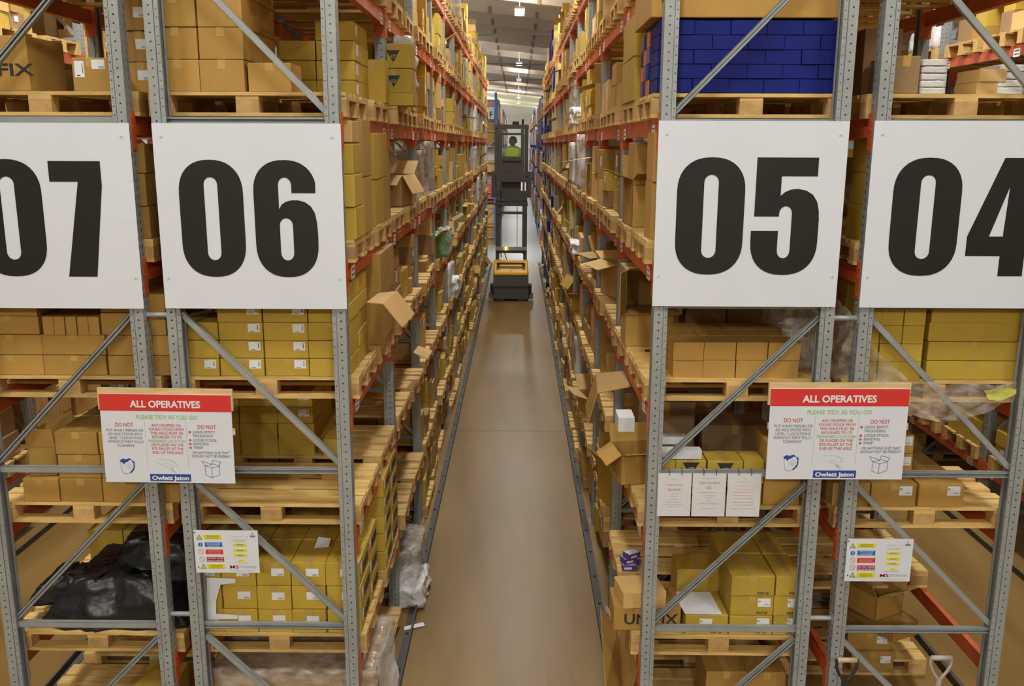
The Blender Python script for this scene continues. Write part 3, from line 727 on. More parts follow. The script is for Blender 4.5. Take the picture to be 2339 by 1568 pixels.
xr = PX(938, 180, BAY+Y0)
for r_ in range(2):
    carton(xr-.14, BAY+Y0+.17, LV[5]+.148+.10+.195*r_, .29, .32, .19, 'olive', 'yellow carton printed JCP triangle, %s, second bay, fifth shelf, rack 06' % ['lower', 'upper'][r_], 'cartons stacked on rack 06', 0, None, ('JCP', .05), True, True)
    carton(xr-.44, BAY+Y0+.17, LV[5]+.148+.10+.195*r_, .29, .32, .19, 'olive', 'yellow carton printed JCP, inner %s one, second bay, fifth shelf, rack 06' % ['lower', 'upper'][r_], 'cartons stacked on rack 06', 0, None, ('JCP', .05), True)
carton(xr-.29, BAY+Y0+.17, LV[5]+.148, .62, .34, .098, 'olive', 'flat bulging yellow carton under the JCP cartons, fifth shelf, rack 06', 'cartons stacked on rack 06')
# ---------------------------------------------------------------- build cartons
def dist(c): return (Vector(c['c'])-CAMP).length
def infront(c):
    v = Vector(c['c'])+Vector((0, 0, c['h']/2))-CAMP; d = v.dot(Fv)
    if d < .1: return False
    px = 1169.5+F_PX*v.dot(R2)/d; py = 784-F_PX*v.dot(U2)/d
    return -60 < px < 2400 and -60 < py < 1630
vis = [c for c in CART if infront(c)]
BOARDS = [(-2.16, -1.04, 3.16, 4.26), (.83, 1.95, 3.18, 4.28), (-3.44, -2.31, 3.16, 4.26), (2.1, 3.24, 3.18, 4.28)]
def hidden(c):
    v = Vector(c['c'])+Vector((0, 0, c['h']/2))-CAMP; t = (-CAMP.y)/v.y; x = v.x*t; z = CAMP.z+v.z*t
    return any(a+.1 < x < b_-.1 and p+.05 < z < q-.05 for a, b_, p, q in BOARDS)
def behind06(c):
    # loads of the side racks that stand behind the first bay's cartons show less
    return .45 if c['c'][1] > 2.0 and abs(c['c'][0]) > 1.75 else (.3 if 'inner one' in c['label'] or 'deep inside' in c['label'] else 1)
vis = [c for c in vis if not hidden(c)]
vis.sort(key=lambda c: -((c['force'] and 1e3 or 1)*behind06(c)*c['h']*(c['w']+c['d'])/dist(c)**2))
single = set(id(c) for c in vis[:298])
print('CARTONS', len(CART), 'visible', len(vis))
stuff = MB(); SC = ['kraft', 'olive', 'tan', 'dark', 'bluebox', 'white', 'orangebox', 'purple']
TXT = {}
for c in CART:
    x, y, z = c['c']; w, d, h = c['w'], c['d'], c['h']
    if id(c) not in single:
        a, s_ = math.cos(c['rot']), math.sin(c['rot'])
        stuff.obox((x, y, z+h/2), Vector((a, s_, 0))*w/2, Vector((-s_, a, 0))*d/2, (0, 0, h/2), SC.index(c['col']))
        if c['lab'] and c['lab'][0] == 'x':
            sg = 1 if x < 0 else -1
            stuff.box(x+sg*w/2-.001, x+sg*w/2+.002, y-d*.25, y+d*.05, z+h*.45, z+h*.8, 5)
        continue
    nm = 'cardboard_carton'
    t = thing(nm, c['label'], 'carton', (x, y, z), c['rot'], c['group'])
    link('carton_body', carton_mesh(w, d, h, c['col']), t)
    if c['tape']:
        b = MB(); b.box(-.024, .024, -d/2-.0008, d/2+.0008, h-.004, h+.0008); b.box(-.024, .024, -d/2-.0012, -d/2+.002, h*.72, h)
        link('packing_tape', b.mesh('packing_tape', ['tape']), t)
    sg = 1 if x < 0 else -1
    if c['lab']:
        L = c['lab']
        if L[0] == 'x':
            o = link('shipping_label', slabel(.08, min(.1, h*.55), 0), t, (sg*(w/2+.0004), -d*.1, h*.58), (0, 0, sg*PI/2))
        elif L[4] == 9:
            link('shipping_label', slabel(.058, .095, 0), t, (-w*.30, -d/2-.0004, h*.66)); link('shipping_label', slabel(.078, .055, 1), t, (w*.22, -d/2-.0004, h*.80))
        else:
            lw, lh = min(L[0], w*.8), min(L[1], h*.7)
            link('shipping_label', slabel(lw, lh, L[4]), t, (w*L[2], -d/2-.0004, h*(.5+L[3]*.8) if h*(.5+L[3]*.8)+lh/2 < h else h-lh/2-.008))
    if c['text']:
        body, hh = c['text']; hh = min(hh, h*.4)
        if body.endswith('f'):
            body = body[:-1]
            key = (body, 'f')
            o = txt(t, body, w*.30 if body == 'FIX' else w*.05, h*.28, hh*1.25, 'ink', w=.22 if body == 'FIX' else w*.8, y=-d/2-.001, off=.02, name='printed_name')
        elif body == 'JCP':
            s3 = min(.11, w*.8); b = MB(); zt_ = min(h*.98, .145); b.poly([(-s3/2, zt_*.95), (s3/2, zt_*.95), (0, zt_*.95-s3*.85)], -d/2-.0014, -d/2)
            link('printed_triangle', b.mesh('printed_triangle', ['ink']), t)
            txt(t, 'JCP', 0, zt_*.95-s3*.52, s3*.22, 'tan', w=s3*.42, y=-d/2-.0022, off=.02, name='printed_name')
        elif body == 'PAP 20':
            txt(t, body, w*.24, .012, .018, 'ink', w=.075, y=-d/2-.001, off=.015, name='printed_code')
        elif sg*x < 0 or True:
            lx = sg*(w/2+.0012)
            txt(t, body, 0, 0, hh, 'ink', w=d*.66, rot=(PI/2, 0, sg*PI/2), loc=(lx, d*.12, h*.28), off=.03, name='printed_name')
            link('shipping_label', slabel(.05, min(.07, h*.5), 1), t, (sg*(w/2+.0006), -d*.36, h*.66), (0, 0, sg*PI/2))
if stuff.v:
    me = stuff.mesh('cartons', SC, fix=False)
    tag(link('cartons', me), 'brown and yellow cartons filling the deeper bays of all the racks', 'cartons', None, 'stuff')
pm = MB()
for wv in WRAPS:
    if wv[0] == 'pal':
        _, x, y, z = wv
        for a, c in ((-.4, -.255), (-.235, -.135), (-.072, .072), (.135, .235), (.255, .4)): pm.box(x-.6, x+.6, y+a, y+c, z+.122, z+.144)
        for a, c in ((-.4, -.30), (-.07, .07), (.30, .4)): pm.box(x-.6, x+.6, y+a, y+c, z, z+.022)
        for q in (-.6, -.07, .46):
            for a in (-.4, -.05, .3): pm.box(x+q, x+q+.14, y+a, y+a+.1, z+.022, z+.122)
if pm.v: tag(link('pallets', pm.mesh('pallets', ['wood'], fix=False)), 'wooden pallets under the loads in the farthest rack bays', 'pallets', None, 'stuff')

# ---------------------------------------------------------------- open cartons with flaps
def open_carton(x, y, z, w, d, h, col, label, rz=0, angs=(35, 60, 20, 50), group='open cartons with raised flaps'):
    t = thing('open_carton', label, 'carton', (x, y, z), rz, group)
    th = .006; b = MB()
    b.box(-w/2, w/2, -d/2, d/2, 0, th); b.box(-w/2, w/2, -d/2, -d/2+th, 0, h); b.box(-w/2, w/2, d/2-th, d/2, 0, h)
    b.box(-w/2, -w/2+th, -d/2, d/2, 0, h); b.box(w/2-th, w/2, -d/2, d/2, 0, h)
    link('carton_body', b.mesh('carton_body', [col]), t)
    for k, (dx, dy, L, wd) in enumerate(((0, -1, d*.45, w), (0, 1, d*.45, w), (-1, 0, w*.45, d), (1, 0, w*.45, d))):
        a = math.radians(angs[k]); dr = Vector((dx*math.cos(a), dy*math.cos(a), math.sin(a)))
        al = Vector((1, 0, 0)) if dx == 0 else Vector((0, 1, 0)); n = dr.cross(al).normalized()
        base = Vector((dx*w/2, dy*d/2, h))
        b = MB(); b.obox(base+dr*L/2, dr*L/2, al*wd/2, n*.003); link('flap', b.mesh('flap', [col]), t)
    return t
for (x, y, z, w, d, h, col, l, sn, dens, bay) in OPEN:
    open_carton(x, y, z, w, d, h, col, 'open %s carton with raised flaps, %s %s' % (CN[col], sn, dens), R_.uniform(-.3, .3), [R_.uniform(-60, 80) for _ in range(4)])
open_carton(PX(1985, 1450, Y1+.0), Y1-.02, .30+.146+.145, .30, .30, .20, 'kraft', 'open brown carton gaping on top of the floor pile, rack 04', .5, (30, 70, 60, 55))
open_carton(PX(98, 1020, Y0+.1), Y0+.2, LV[2]+.146+.166, .18, .30, .20, 'kraft', 'open brown carton with lit flaps at the left of the second shelf, rack 07', .1, (75, 70, -20, 60))
open_carton(.84, .66, LV[2]+.146, .28, .30, .22, 'kraft', 'open brown carton spilling flaps over the aisle, second shelf, rack 05', .15, (20, 65, -35, 75))
open_carton(1.02, Y1+.25, LV[4]+.146, .42, .42, .34, 'kraft', 'large open brown carton with empty dark inside, fourth shelf, rack 05', .05, (15, 60, 20, 40))

t = thing('open_carton', 'open brown carton on its side with dark mouth facing out, third shelf, rack 05', 'carton', (1.0, Y1, LV[3]+.146+.242), 0, 'open cartons with raised flaps')
b = MB(); b.box(-.21, .21, .40, .406, 0, .33)
for q in ((-.21, -.204, 0, .33), (.204, .21, 0, .33)): b.box(q[0], q[1], 0, .40, q[2], q[3])
b.box(-.204, .204, 0, .40, 0, .006); b.box(-.204, .204, 0, .40, .324, .33); link('carton_body', b.mesh('carton_body', ['kraft']), t)
b = MB(); b.obox((-.235, -.06, .165), (.03, .07, 0), (0, 0, .16), (.003, -.001, 0)); link('flap', b.mesh('flap', ['kraft']), t)
b = MB(); b.obox((0, -.07, .345), (.20, 0, 0), (0, .08, -.02), (0, .001, .003)); link('flap', b.mesh('flap', ['kraft']), t)
# ---------------------------------------------------------------- soft shapes
def lumpy(name, w, d, h, seg, amp, seed, mname, scale=3., power=1.0, wr=0):
    bm = bmesh.new(); bmesh.ops.create_cube(bm, size=1)
    bmesh.ops.subdivide_edges(bm, edges=bm.edges[:], cuts=seg, use_grid_fill=True)
    for v in bm.verts:
        p = Vector((v.co.x*w, v.co.y*d, (v.co.z+.5)*h)); q = p*scale+Vector((seed*3.1, seed*1.7, seed*2.3))
        n = noise.noise_vector(q)+.5*noise.noise_vector(q*2.3)+wr*abs(noise.noise(q*5))*Vector((1, 1, 1))
        k = min(1, p.z/(.25*h))
        p += Vector((n.x, n.y, n.z*k*(.7)))*amp
        if power != 1:      # heap: pull in towards the top
            t_ = max(0, min(1, p.z/h)); s_ = (1-t_*.75)**power if t_ < 1 else .2
            p.x *= s_; p.y *= (.5+.5*s_)
        p.z = max(0.001, p.z); v.co = p
    me = bpy.data.meshes.new(name); bm.to_mesh(me); bm.free(); me.materials.append(MT[mname])
    me.polygons.foreach_set('use_smooth', [True]*len(me.polygons)); return me
WM = {}
for wv in WRAPS:
    if wv[0] != 'wrap': continue
    _, x, y, z, w, d, h, m, sn, dens = wv
    key = (m, round(h, 1))
    if key not in WM: WM[key] = (lumpy('wrapped_load', 1.1, .76, key[1], 9, .035, len(WM)+1, m, 4, wr=.6),)
    inner = None
    tag(link('wrapped_load', WM[key][0], None, (x, y, z)), '%s wrapped load, %s %s' % ({'film': 'clear film', 'thickfilm': 'hazy film', 'whitepl': 'white plastic'}[m], sn, dens), 'wrapped load', 'film wrapped loads on the racks')
def sheet(name, A, B, n, m, amp, seed, mname, sc=3.5):
    """crumpled film between two polylines A and B"""
    def samp(Pl, t):
        k = t*(len(Pl)-1); i = min(int(k), len(Pl)-2); f = k-i; f = f*f*(3-2*f); return Vector(Pl[i]).lerp(Vector(Pl[i+1]), f)
    vs, fs = [], []
    for i in range(n+1):
        a, c = samp(A, i/n), samp(B, i/n)
        for j in range(m+1):
            p = a.lerp(c, j/m); q = p*sc+Vector((seed, seed*2, seed*3))
            p = p+(noise.noise_vector(q)+.6*noise.noise_vector(q*2.7)+.3*noise.noise_vector(q*6))*amp
            vs.append(tuple(p))
    for i in range(n):
        for j in range(m): fs.append((i*(m+1)+j, i*(m+1)+j+1, (i+1)*(m+1)+j+1, (i+1)*(m+1)+j))
    me = bpy.data.meshes.new(name); me.from_pydata(vs, [], fs); me.materials.append(MT[mname]); me.polygons.foreach_set('use_smooth', [True]*len(fs)); return me
def pt(px, py, Y): x, z = P(px, py, Y); return (x, Y, z)
# wrapped load on the floor of rack 06
t = thing('wrapped_load', 'grey film wrapped load on the floor under rack 06 front bay', 'wrapped load', (-1.55, .55, .148), group='film wrapped loads on the racks')
b = MB(); b.box(-.56, .56, -.36, .36, 0, .36); link('inner_cartons', b.mesh('inner_cartons', ['kraft']), t)
link('film_wrap', lumpy('film_wrap', 1.18, .80, .42, 14, .03, 7, 'thickfilm', 5, wr=.5), t)
# white sheet hanging off it in the aisle
tag(link('plastic_sheet', sheet('plastic_sheet', [(-1.0, .35, .55), (-.98, .40, .25), (-.95, .45, .03)], [(-.99, .95, .50), (-.90, .80, .2), (-.90, .70, .02)], 12, 8, .03, 4, 'whitepl')), 'white plastic sheet hanging beside the grey wrapped load, rack 06 floor', 'plastic sheet')
# black bags on rack 07 first shelf
t = thing('bag_heap', 'heap of glossy black plastic sacks on first shelf of rack 07', 'bags', (-2.85, .52, LV[1]+.147))
me = lumpy('black_sack', 1.0, .74, .34, 16, .07, 3, 'blackpl', 4, wr=.5, power=.5); link('black_sack', me, t, (.06, 0, 0))
me = lumpy('black_sack', .62, .50, .30, 12, .06, 9, 'blackpl', 5, wr=.5, power=.4); link('black_sack', me, t, (.28, .10, .24))
me = lumpy('black_sack', .5, .4, .16, 10, .05, 12, 'blackpl', 5, wr=.5, power=.4); link('black_sack', me, t, (-.30, -.06, .12))
# hanging film on rack 04
A = [pt(1898, 672, .35), pt(1950, 720, .06), pt(1995, 790, .03), pt(2070, 868, .0), pt(2160, 878, .0), pt(2250, 880, .0), pt(2325, 872, .02)]
B = [pt(1835, 860, .5), pt(1905, 868, .2), pt(1990, 905, .1), pt(2075, 950, .05), pt(2160, 962, .04), pt(2250, 945, .05), pt(2325, 905, .08)]
tag(link('stretch_film', sheet('stretch_film', A, B, 60, 18, .020, 2, 'thickfilm', 7)), 'loose crumpled clear film sagging from the third shelf of rack 04', 'plastic film')
A = [pt(2245, 892, .0), pt(2290, 885, .0), pt(2322, 888, .0)]; B = [pt(2262, 915, -.01), pt(2295, 912, -.01), pt(2322, 903, -.01)]
tag(link('yellow_wrap', sheet('yellow_wrap', A, B, 12, 6, .012, 5, 'yellowwrap', 12)), 'scrap of bright yellow wrap caught in the film, rack 04', 'plastic scrap')
# film over the load on rack 05 third shelf right
tag(link('wrapped_load', lumpy('wrapped_load', .20, .55, .52, 10, .03, 21, 'thickfilm', 7, wr=.5), None, (1.86, .62, LV[3]+.146)), 'narrow film wrapped load beside brown cartons, third shelf, rack 05', 'wrapped load', 'film wrapped loads on the racks')
# film shreds in the aisle, left
for nm, lab_, c_, sz, m, cat in (
    ('plastic_bag', 'torn clear plastic bag hanging at fifth shelf, second bay, rack 06', (-1.0, 2.75, 4.62), (.16, .25, .42), 'whitepl', 'plastic bag'),
    ('plastic_bag', 'crumpled pale plastic sheeting on the floor by the second post, rack 06', (-1.02, 2.62, .02), (.22, .62, .42), 'film', 'plastic bag'),
    ('plastic_bag', 'dirty white crumpled wrap on the floor by the left rail', (-.98, 2.35, .01), (.26, .55, .16), 'whitepl', 'plastic bag'),
    ('plastic_bag', 'white plastic bundle bulging from fifth shelf, rack 05', (.80, 7.2, 4.40), (.18, .40, .22), 'whitepl', 'plastic bag'),
    ('plastic_bag', 'ragged white plastic over third shelf edge, rack 05', (.80, 6.9, 2.70), (.16, .40, .16), 'whitepl', 'plastic bag'),
    ('plastic_bag', 'green plastic packets in torn bag, third shelf, rack 06', (-1.02, 6.7, 2.68), (.16, .30, .30), 'greenpl', 'plastic bag'),
    ('plastic_bag', 'translucent bag hanging over green packets, third shelf, rack 06', (-.97, 6.6, 2.72), (.14, .34, .34), 'film', 'plastic bag'),
    ('plastic_bag', 'white crumpled bag on second shelf edge, rack 06', (-1.0, 8.7, 1.80), (.14, .4, .3), 'whitepl', 'plastic bag')):
    tag(link(nm, lumpy(nm, *sz, 10, .05, sum(map(ord, lab_)) % 50, m, 9, wr=.6), None, c_), lab_, cat, 'loose plastic on the racks')
# tray packs on rack 04 top
x0 = PX(2112, 170, Y0); x1_ = PX(2168, 170, Y0)
for i in range(5):
    t = thing('tray_pack', 'shrink wrapped silver tray pack, %s of the stack, fifth shelf, rack 04' % ['lowest', 'second', 'third', 'fourth', 'topmost'][i], 'tray pack', ((x0+x1_)/2, Y0+.16, LV[5]+.147+i*.041), group='shrink wrapped tray packs on rack 04')
    b = MB(); b.box(-.07, .07, -.12, .12, 0, .03); link('tray', b.mesh('tray', ['grey']), t)
    link('film_wrap', lumpy('film_wrap', .148, .25, .037, 5, .004, i, 'whitepl', 20), t)
x0 = PX(2288, 180, Y0); x1_ = PX(2345, 180, Y0)
for i in range(4):
    t = thing('tray_pack', 'shrink wrapped silver tray pack, %s of the right stack, fifth shelf, rack 04' % ['lowest', 'second', 'third', 'topmost'][i], 'tray pack', ((x0+x1_)/2, Y0+.16, LV[5]+.147+i*.044), group='shrink wrapped tray packs on rack 04')
    b = MB(); b.box(-.07, .07, -.12, .12, 0, .03); link('tray', b.mesh('tray', ['grey']), t)
    link('film_wrap', lumpy('film_wrap', .15, .25, .04, 5, .004, i+9, 'whitepl', 20), t)

# loose cardboard flaps and papers
def card(pts, label, m='kraft', name='cardboard_sheet', cat='cardboard', th=.006):
    b = MB()
    for q in pts:
        n = (Vector(q[1])-Vector(q[0])).cross(Vector(q[2])-Vector(q[0])).normalized()*th
        b.hexa([Vector(p) for p in q]+[Vector(p)+n for p in q])
    return tag(link(name, b.mesh(name, [m])), label, cat)
card([[(-1.02, .55, 3.10), (-1.00, .95, 3.10), (-.86, .92, 3.12), (-.90, .50, 3.10)], [(-.90, .50, 3.10), (-.86, .92, 3.12), (-.74, .95, 2.95), (-.78, .55, 2.93)]], 'pale bent cardboard flap jutting over the aisle, third shelf, rack 06', 'tan')
card([[(-1.02, 3.2, 2.15), (-1.0, 3.5, 2.15), (-.86, 3.5, 2.10), (-.88, 3.2, 2.08)]], 'pale cardboard flap over the aisle, second shelf, second bay, rack 06', 'tan')
card([[(.62, .10, .50), (.66, .98, .62), (.80, 1.0, .45), (.78, .12, .15)], [(.70, .14, .05), (.74, .98, .05), (.86, 1.0, .6), (.84, .16, .6)]], 'long flattened brown carton leaning in the aisle beside rack 05', 'kraft')
card([[(.60, 1.0, 2.35), (.62, 1.4, 2.40), (.84, 1.4, 2.42), (.84, 1.0, 2.40)], [(.60, 1.0, 2.35), (.62, 1.4, 2.40), (.54, 1.35, 2.15), (.53, 1.0, 2.10)]], 'curved cardboard flap drooping over the aisle, second shelf, rack 05', 'kraft')
card([[(.50, 5.2, 3.95), (.60, 5.6, 3.95), (.84, 5.6, 4.0), (.84, 5.2, 4.0)]], 'tan cardboard flap poking out, fourth shelf, third bay, rack 05', 'tan')
card([[(-.97, 1.7, .007), (-.80, 1.78, .007), (-.82, 1.84, .007), (-.98, 1.76, .007)]], 'white torn strip of paper on the floor by the left rail', 'label', 'paper_scrap', 'paper', .003)
card([[(.93, 2.9, .006), (.96, 2.94, .006), (.95, 3.0, .01), (.92, 2.96, .006)]], 'tiny white paper scrap on the floor beside the right rail', 'label', 'paper_scrap', 'paper', .003)
xp = PX(742, 1220, Y0+.3)
card([[(xp-.06, .34, 1.39+.015), (xp+.04, .34, 1.415+.0), (xp+.04, .44, 1.43), (xp-.05, .44, 1.44)]], 'white crumpled paper lying on top of the printed cartons, rack 06', 'label', 'paper_scrap', 'paper', .003)
zz = LV[1]+.146+.151
xq = PX(1600, 1390, Y0+.15)
card([[(xq-.13, Y0+.02, zz), (xq+.12, Y0+.02, zz), (xq+.10, Y0+.33, zz+.004), (xq-.17, Y0+.33, zz+.004)]], 'white sheet of paper lying on a yellow carton, first shelf, rack 05', 'label', 'paper_sheet', 'paper', .002)
# white torn notice on cartons of rack 06
t = tag(link('torn_label', None, None, (0, 0, 0)), 'large torn white paper stuck on the leftmost printed cartons, rack 06', 'paper')
b = MB(); y = Y0-.004
q = [P(472, 1320, y), P(538, 1323, y), P(538, 1332, y), P(504, 1336, y), P(494, 1372, y), P(494, 1403, y), P(543, 1406, y), P(543, 1414, y), P(474, 1415, y)]
b.poly(q, y-.003, y); link('paper', b.mesh('paper', ['label']), t)
# rolls of white board on rack 05
for i, (xa, xb, ya, yb_) in enumerate(((1504, 1565, 984, 1001), (1504, 1592, 1006, 1032))):
    xs = E([xa, xb], 1000, Y0+.2); zz = LV[2]+.146+.32+.055*i*0
    b = MB(); b.box(xs[0], xs[1], Y0+.02+.12*(1-i), Y0+.10+.12*(1-i), zz+(.06 if i == 0 else 0), zz+(.11 if i == 0 else .058))
    tag(link('foam_strip', b.mesh('foam_strip', ['white'])), '%s white foam strip on the printed cartons, second shelf, rack 05' % ['upper shorter', 'lower longer'][i], 'foam')
b = MB(); b.box(.69, .80, .42, .62, LV[2]+.56, LV[2]+.66); tag(link('foam_strip', b.mesh('foam_strip', ['paper'])), 'white foam block perched on cardboard flap at aisle, rack 05', 'foam')

# small purple product boxes on rack 05 first... second bay edge
zb = LV[1]+.94
t0 = None
pcs = [(.80, .26, 0), (.81, .38, .0), (.80, .30, .048), (.82, .36, .096), (.79, .29, .144)]
def smallbox(x, y, z, rz, label):
    t = thing('product_box', label, 'small box', (x, y, z), rz, 'small purple product boxes on rack 05')
    b = MB(); b.box(-.055, .055, -.04, .04, 0, .045); link('box_body', b.mesh('box_body', ['purple']), t)
    b = MB(); b.box(-.05, .05, -.035, .035, .045, .0462); b.box(-.04, .02, -.041, -.04, .012, .03); link('printed_panel', b.mesh('printed_panel', ['label']), t)
z5 = LV[2]-.30
for i, (x, y, z) in enumerate(((.80, .24, 0), (.84, .34, 0), (.80, .26, .047), (.82, .25, .094))):
    bx_, by_ = PF(1436, 1300, LV[1]+.148)
    smallbox(bx_+(x-.80), by_+(y-.24), LV[1]+.1485+z, .2*i, 'small purple box, %s of pile at the aisle edge, rack 05' % ['front lowest', 'rear lowest', 'middle', 'topmost'][i])

# shovels at the foot of rack 04
def shovel(px, py, Y, m_grip, m_shaft, label, lean):
    x, z = P(px, py, Y)
    t = thing('shovel', label, 'shovel', (x, Y, 0), group='shovels standing at rack 04')
    h = z
    b = MB(); b.bar((-.062, 0, h), (.062, 0, h), .017, n=14); link('grip', b.mesh('grip', [m_grip], True), t)
    b = MB(); b.path([(-.066, 0, h+.005), (-.066, 0, h-.05), (-.045, 0, h-.10), (-.012, 0, h-.145), (0, 0, h-.19)], .010); b.path([(.066, 0, h+.005), (.066, 0, h-.05), (.045, 0, h-.10), (.012, 0, h-.145), (0, 0, h-.19)], .010)
    link('handle_yoke', b.mesh('handle_yoke', [m_shaft]), t)
    b = MB(); b.bar((0, 0, h-.17), (0, 0, .25), .018, n=12); link('shaft', b.mesh('shaft', [m_shaft]), t)
    b = MB(); b.hexa([(-.11, -.01, .001), (.11, -.01, .001), (.11, .0, .001), (-.11, .0, .001), (-.12, .03, .3), (.12, .03, .3), (.12, .04, .3), (-.12, .04, .3)]); link('blade', b.mesh('blade', ['galv']), t)
shovel(1935, 1509, -.16, 'cream', 'black', 'shovel with cream grip and black yoke before the rack 04 post', 0)
shovel(2150, 1504, -.16, 'palehandle', 'palehandle', 'pale plastic handled shovel before the empty floor bay of rack 04', 0)
# half height pallet on rack 04
pallet(2.63, 1.50, LV[1]+.002, 'empty wooden pallet lying askew on the first shelf, rack 04', .04)

# ---------------------------------------------------------------- number boards
def arc(cx, cz, rx, rz, a0, a1, n=14, e=1.0):
    out = []
    for i in range(n+1):
        a = math.radians(a0+(a1-a0)*i/n); c_, s_ = math.cos(a), math.sin(a)
        out.append((cx+rx*math.copysign(abs(c_)**e, c_), cz+rz*math.copysign(abs(s_)**e, s_)))
    return out
def zc(y): return 1-y
def digit(ch):
    """outline(s) in a box .58 wide, 1 high: outer, then counters"""
    if ch == '0':
        o = arc(.29, 1-.29, .29, .29, 0, 180, 20, .86)+arc(.29, .29, .29, .29, 180, 360, 20, .86)
        i = arc(.29, zc(.21), .062, .065, 0, 180, 10)+arc(.29, zc(.79), .062, .065, 180, 360, 10)
        return [o, i]
    if ch == '6':
        o = [(.56, zc(.277)), (.345, zc(.277)), (.345, zc(.21))]+arc(.285, zc(.21), .06, .065, 0, 180, 8)+[(.225, zc(.415))]
        o += [(.25, zc(.375)), (.29, zc(.35)), (.345, zc(.338)), (.40, zc(.338)), (.46, zc(.352)), (.515, zc(.39)), (.55, zc(.45)), (.565, zc(.53)), (.57, zc(.62)), (.57, zc(.71))]
        o += arc(.285, .29, .285, .29, 0, -180, 20, .86)[0:]
        o += arc(.285, 1-.27, .285, .27, 180, 14, 20, .88)
        i = arc(.285, zc(.555), .060, .065, 0, 180, 8)+arc(.285, zc(.79), .060, .065, 180, 360, 8)
        return [o, i]
    if ch == '5':
        o = [(.02, 1), (.54, 1), (.54, zc(.156)), (.235, zc(.156)), (.235, zc(.323)), (.27, zc(.29)), (.32, zc(.268)), (.38, zc(.262)), (.45, zc(.275)), (.51, zc(.31)), (.55, zc(.37)), (.568, zc(.44)), (.575, zc(.52)), (.575, zc(.70))]
        o += arc(.2875, .29, .2875, .29, 0, -180, 20, .86)
        o += [(0, zc(.62)), (.232, zc(.62)), (.232, zc(.79))]+arc(.287, zc(.79), .055, .065, 180, 360, 8)+[(.342, zc(.47))]+arc(.287, zc(.47), .055, .062, 0, 180, 8)+[(.232, zc(.496)), (.02, zc(.496))]
        return [o]
    if ch == '7': return [[(0, 1), (.45, 1), (.45, zc(.21)), (.34, 0), (.09, 0), (.245, zc(.175)), (0, zc(.175))]]
    if ch == '4': return [[(.25, 1), (.505, 1), (.505, zc(.66)), (.58, zc(.66)), (.58, zc(.826)), (.505, zc(.826)), (.505, 0), (.296, 0), (.296, zc(.826)), (0, zc(.826)), (0, zc(.66))], [(.318, zc(.235)), (.185, zc(.66)), (.304, zc(.66))]]
def digit_obj(parent, ch, x, z, h, wscale=1.0):
    cu = bpy.data.curves.new('digit', 'CURVE'); cu.dimensions = '2D'; cu.fill_mode = 'BOTH'; cu.extrude = .0008
    for ol in digit(ch):
        sp = cu.splines.new('POLY'); sp.points.add(len(ol)-1)
        for k, (a, c) in enumerate(ol): sp.points[k].co = (a*h*wscale, c*h, 0, 1)
        sp.use_cyclic_u = True
    cu.materials.append(MT['digit'])
    return link('digit', cu, parent, (x, -.0055, z), (PI/2, 0, 0))
for num, xa, xb, zt_, zb_ in (('06', -2.166, -1.048, 4.263, 3.153), ('05', .826, 1.946, 4.288, 3.181), ('07', -3.43, -2.300, 4.263, 3.150), ('04', 2.092, 3.245, 4.292, 3.178)):
    w, h = xb-xa, zt_-zb_
    t = thing('number_board', 'white aisle number board reading %s fixed across the end of the rack' % num, 'sign', (xa, -.012, zb_), group='aisle number boards')
    b = MB(); b.box(0, w, -.004, 0, 0, h); link('panel', b.mesh('panel', ['board']), t)
    dh = h*.632; z0 = h*(1-.822)
    if num == '07': pos = (.145*w, .555*w)
    elif num == '04': pos = (.125*w, .53*w)
    elif num == '05': pos = (.110*w, .515*w)
    else: pos = (.120*w, .520*w)
    ws = .945 if num == '06' else 1.0; digit_obj(t, num[0], pos[0], z0, dh, ws); digit_obj(t, num[1], pos[1], z0, dh*(1 if num != '07' else .985), ws if num[1] != '7' else 1.0)
    for (u, v) in ((.045, .07), (.955, .07), (.03, .83), (.97, .83)):
        b = MB(); b.bar((u*w, -.007, h*(1-v)), (u*w, -.004, h*(1-v)), .009, n=12); b.bar((u*w, -.009, h*(1-v)), (u*w, -.007, h*(1-v)), .004, 1, 8)
        link('screw', b.mesh('screw', ['board', 'lightgrey']), t)

